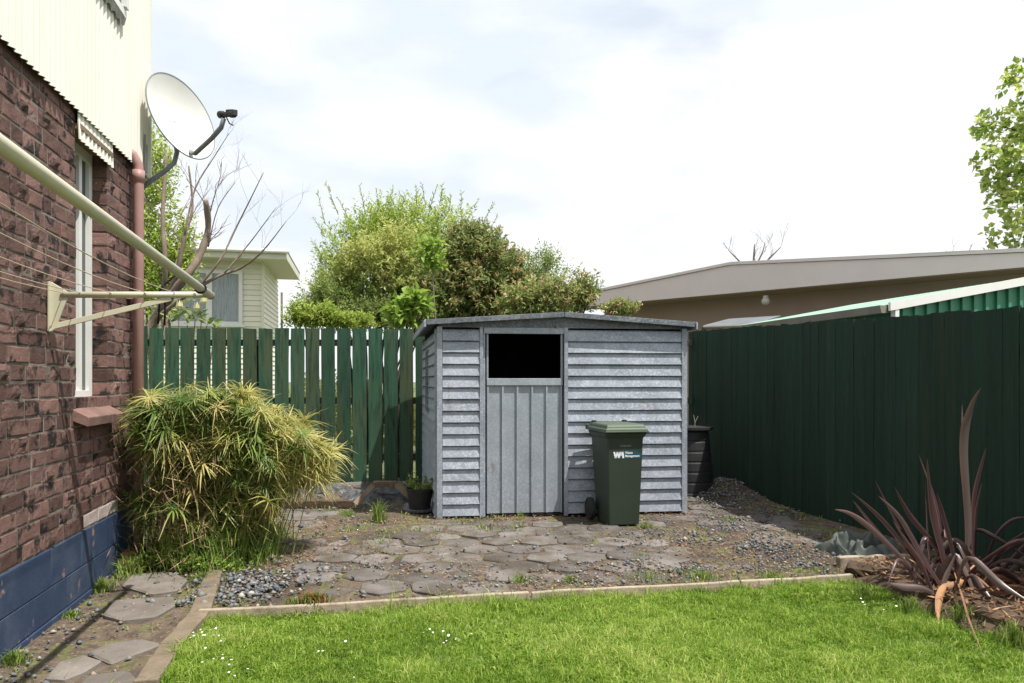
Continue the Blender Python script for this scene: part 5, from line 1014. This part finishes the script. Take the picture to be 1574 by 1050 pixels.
# plant in pot
pp = thing('potted_plant', PB+Z*.17, 'straggly yellow-green plant growing in the black pot', 'plant'); n = 46; a = RG.uniform(0, 6.28, n); d = np.stack([np.cos(a)*.5, np.sin(a)*.5, RG.uniform(.4, 1.1, n)], -1); d /= np.linalg.norm(d, axis=1, keepdims=True)
v, F, m = leaves_on_shoots(np.array([[PB.x, PB.y, .18]])+d*np.array([.08, .08, 0]), d, RG.uniform(.08, .22, n), 10, .035, .018, .9); np_part('foliage', v, F, M['weed'], pp, attr={'v': np.repeat(RG.random(m), 4)}, kind='stuff')

# ---------------------------------------------------------------- flax
def flax_mat():
    m = bpy.data.materials.new('bronze_flax_leaf'); m.use_nodes = True; t = m.node_tree; N = t.nodes; L = t.links; b = N['Principled BSDF']; a = N.new('ShaderNodeAttribute'); a.attribute_name = 'v'; oi = N.new('ShaderNodeObjectInfo')
    r1 = N.new('ShaderNodeValToRGB'); e = r1.color_ramp.elements; e[0].color = (.022, .016, .016, 1); e[1].color = (.125, .112, .10, 1); q = e.new(.6); q.color = (.064, .038, .042, 1); L.new(oi.outputs['Random'], r1.inputs[0])
    x = N.new('ShaderNodeMixRGB'); x.inputs[2].default_value = (.22, .11, .10, 1); L.new(a.outputs['Fac'], x.inputs[0]); L.new(r1.outputs[0], x.inputs[1]); L.new(x.outputs[0], b.inputs['Base Color']); b.inputs['Roughness'].default_value = .38; b.inputs['Specular IOR Level'].default_value = .55
    tr = N.new('ShaderNodeBsdfTranslucent'); tr.inputs[0].default_value = (.25, .05, .04, 1); ms = N.new('ShaderNodeMixShader'); ms.inputs[0].default_value = .06; L.new(b.outputs[0], ms.inputs[1]); L.new(tr.outputs[0], ms.inputs[2]); L.new(ms.outputs[0], N['Material Output'].inputs[0]); return m
M['flax'] = flax_mat()
FB = G(1478, 925); fx = thing('flax_plant', FB, 'bronze-purple flax with long stiff sword leaves in the right corner bed', 'plant')
def blade(pts, wd, m_='flax', name='leaf', par=fx, tw=0., fold=.35, label=None, cat=None):
    q = [Vector(p) for p in pts]; n = len(q); path = []
    for k in range(n-1):
        for s_ in range(6):
            u_ = s_/6; p0, p1, p2, p3 = q[max(k-1, 0)], q[k], q[k+1], q[min(k+2, n-1)]; path.append(.5*((2*p1)+(p2-p0)*u_+(2*p0-5*p1+4*p2-p3)*u_*u_+(3*p1-p0-3*p2+p3)*u_**3))
    path.append(q[-1]); m = len(path); V_, A_, F_ = [], [], []
    for k, p in enumerate(path):
        u_ = k/(m-1); d = (path[min(k+1, m-1)]-path[max(k-1, 0)]).normalized(); vw = Vector((0, -1, .15)); s = d.cross(vw).normalized(); an = tw*(1-u_)+.25; s = (s*math.cos(an)+d.cross(s)*math.sin(an)).normalized(); nn = s.cross(d); w_ = wd*.76*(.55+.45*math.sin(min(1, u_*1.8)*math.pi/2))*min(1, (1-u_)*2.6+.02)
        V_ += [tuple(p-s*w_/2-nn*w_*fold), tuple(p-s*w_*.36-nn*w_*fold*.7), tuple(p), tuple(p+s*w_*.36-nn*w_*fold*.7), tuple(p+s*w_/2-nn*w_*fold)]; A_ += [1, .1, 0, .1, 1]
    for k in range(m-1):
        for j in range(4): a = 5*k+j; F_.append((a, a+1, a+6, a+5))
    return np_part(name, V_, F_, M[m_], par, attr={'v': A_}, smooth=True, label=label, cat=cat)
def FL(pts, wd, Y0=4.25, Y1=4.15, **k): blade([P(a, b, Y0+(Y1-Y0)*i/(len(pts)-1)) for i, (a, b) in enumerate(pts)], wd, **k)
FL([(1490, 915), (1493, 800), (1488, 690), (1496, 630), (1508, 596)], .105, 4.3, 4.1, tw=.5)
FL([(1488, 915), (1488, 780), (1483, 680), (1479, 621)], .05, 4.32, 4.3, tw=1.1)
FL([(1497, 900), (1497, 800), (1504, 745), (1516, 688)], .075, 4.2, 4.1, tw=.9, fold=.2)
FL([(1500, 900), (1502, 800), (1510, 740)], .035, 4.28, 4.25, tw=.3)
FL([(1468, 930), (1455, 860), (1437, 780), (1425, 705)], .082, 4.25, 4.0, tw=.7)
FL([(1478, 920), (1468, 850), (1452, 790), (1440, 757)], .050, 4.15, 4.0, tw=.2)
FL([(1462, 920), (1452, 840), (1440, 770), (1412, 698)], .045, 4.4, 4.5, tw=1.0)
FL([(1475, 910), (1440, 840), (1400, 790), (1375, 748)], .055, 4.35, 4.2, tw=.3)
FL([(1480, 925), (1440, 890), (1390, 820), (1345, 738)], .040, 4.3, 4.3, tw=.9)
FL([(1470, 930), (1430, 870), (1390, 800), (1350, 762)], .060, 4.15, 3.9, tw=.6)
FL([(1460, 930), (1410, 860), (1360, 800), (1308, 756)], .050, 4.25, 4.1, tw=.6)
FL([(1450, 930), (1400, 870), (1345, 815), (1310, 790), (1283, 783)], .050, 4.15, 3.95, tw=.2)
FL([(1445, 930), (1380, 850), (1330, 790), (1311, 770)], .038, 4.35, 4.3, tw=1.1)
FL([(1440, 925), (1420, 870), (1400, 840), (1372, 800)], .045, 4.05, 3.9, tw=.1)
FL([(1430, 920), (1432, 870), (1428, 830), (1422, 735)], .030, 4.4, 4.5, tw=.8)
FL([(1485, 920), (1500, 880), (1540, 900), (1600, 945)], .060, 4.15, 3.9, tw=.1)
FL([(1470, 915), (1490, 860), (1540, 900), (1590, 930)], .050, 4.0, 3.7, tw=.1)
FL([(1480, 860), (1500, 818), (1535, 830), (1600, 870)], .040, 4.4, 4.2, tw=.4)
FL([(1500, 900), (1540, 850), (1580, 815)], .045, 4.2, 4.1, tw=.3)
FL([(1505, 900), (1530, 830), (1560, 800), (1590, 798)], .040, 4.35, 4.3, tw=.4)
FL([(1470, 930), (1520, 900), (1580, 895), (1640, 920)], .055, 4.25, 4.2, tw=.2)
FL([(1500, 930), (1560, 860), (1640, 780)], .055, 4.4, 4.4, tw=.4); FL([(1510, 930), (1590, 850), (1690, 800)], .06, 4.3, 4.2, tw=.5)
FL([(1448, 935), (1452, 905), (1460, 880), (1470, 850)], .05, 4.0, 4.0, tw=.2)
FL([(1430, 935), (1438, 900), (1445, 862)], .055, 4.1, 4.1, tw=.5)
rr = random.Random(5)
for i in range(16):
    a = rr.uniform(0, 6.28); L_ = rr.uniform(.25, .6); b = FB+Vector((rr.uniform(-.2, .2), rr.uniform(-.05, .25), 0)); d = Vector((math.cos(a), math.sin(a)*.6, 0)); blade([b, b+d*L_*.4+Z*L_*rr.uniform(.2, .6), b+d*L_*.8+Z*L_*rr.uniform(.2, .7), b+d*L_*1.1+Z*L_*rr.uniform(.0, .5)], rr.uniform(.03, .055), tw=rr.uniform(0, 1))
# dead leaves lying in the bed
M['dead'] = mat('dead_flax_leaf', (.34, .17, .07), (.22, .13, .08), 9, .7, rnd=.3, cc=(.10, .06, .04), csc=8)
FL([(1500, 870), (1478, 895), (1452, 905), (1443, 935), (1445, 965)], .055, 4.15, 3.75, m_='dead', name='dead_leaf', label='broad orange-brown dead leaf folded over'); FL([(1468, 880), (1480, 915), (1492, 955), (1510, 1002)], .022, 4.1, 3.35, m_='dead', name='dead_leaf')
for i in range(34):
    t_ = rr.random(); c = Vector((2.35, 4.25, 0)).lerp(Vector((2.95, 3.35, 0)), t_)+Vector((rr.uniform(-.02, .45), rr.uniform(-.08, .25), rr.uniform(.01, .12))); a = rr.uniform(-1.2, .7); d = Vector((math.cos(a), math.sin(a), 0))*rr.uniform(.1, .28); blade([c-d, c+Z*rr.uniform(0, .05), c+d-Z*rr.uniform(0, .03)], rr.uniform(.02, .045), m_='dead', name='dead_leaf', tw=1.2)
# bed mound and rotten logs
X3, Y3 = np.meshgrid(np.arange(2.1, 4.3, .04), np.arange(1.2, 5.0, .04)); lx = np.interp(Y3, [1.2, 2.8, 3.35, 3.8, 4.17, 4.5, 5], [3.0, 2.62, 2.47, 2.36, 2.28, 2.2, 2.4]); Hb = np.clip((X3-lx)/.15, -1, 1)*.05*np.clip((4.85-Y3)/.25, -.3, 1)+.012*vnoise(X3, Y3, 9, 2); ix = np.arange(X3.size).reshape(X3.shape)
F = np.stack([ix[:-1, :-1], ix[:-1, 1:], ix[1:, 1:], ix[1:, :-1]], -1).reshape(-1, 4); np_part('garden_bed', np.stack([X3, Y3, Hb], -1).reshape(-1, 3), F, M['darkwood'], smooth=True, kind='structure')
x = RG.uniform(2.2, 4.0, 5000); y = RG.uniform(2.6, 4.8, 5000); k = x > np.interp(y, [1.2, 2.8, 3.35, 3.8, 4.17, 4.5, 5], [3.0, 2.62, 2.47, 2.36, 2.28, 2.2, 2.4]); x, y = x[k], y[k]; n = len(x); v, f = quads(n, np.stack([x, y, RG.uniform(.03, .09, n)], -1), RG.uniform(.02, .12, n), RG.uniform(.006, .018, n), .5)
np_part('bed_litter', v, f, M['chip'], attr={'v': np.repeat(RG.random(n)**1.5, 4)}, label='brown dead leaf litter covering the flax bed', cat='litter', kind='stuff')
def log(a, b, r, label, sq=.8, seed=1):
    rr = random.Random(seed); m = MB(); n = 9; k = 8; d = (b-a).normalized(); s = Vector((-d.y, d.x, 0)); vs = []
    for i in range(n+1):
        p = a.lerp(b, i/n)
        for j in range(k): t = 2*math.pi*j/k+.4; q = r*rr.uniform(.75, 1.2); vs.append(p+s*math.cos(t)*q*1.2+Z*math.sin(t)*q*sq+d*rr.uniform(-.01, .02))
    fs = [tuple(range(k))[::-1], tuple(n*k+j for j in range(k))]+[(i*k+j, i*k+(j+1) % k, (i+1)*k+(j+1) % k, (i+1)*k+j) for i in range(n) for j in range(k)]; m.add(vs, fs).part('rotten_log', M['darkwood'], None, label=label, cat='log', group='rotten timber round the flax bed')
log(Vector((2.19, 4.66, .03)), Vector((2.50, 4.38, .03)), .055, 'dark rotten log at the end of the edging board, farthest from the viewer', seed=1); log(Vector((2.30, 4.20, .02)), Vector((2.46, 3.98, .04)), .05, 'split rotten log in the middle of the flax bed edge', seed=2)
log(Vector((2.42, 3.88, .02)), Vector((2.62, 3.40, .03)), .06, 'rotten log under the dead leaves, nearest the viewer', seed=3)
for i, (px_, py_, n_, h_) in enumerate(((1330, 912, 140, .08), (1400, 935, 140, .09), (1480, 950, 160, .10), (1560, 985, 200, .12), (1535, 850, 150, .28))):
    tuft(px_, py_, n_, .10, h_, ['grass tuft before the farthest rotten log', 'grass tuft between the first two rotten logs', 'grass tuft below the broad dead flax leaf', 'long grass at the right edge of the lawn', 'tall thin grass behind the flax at the right edge'][i], lean=.7)
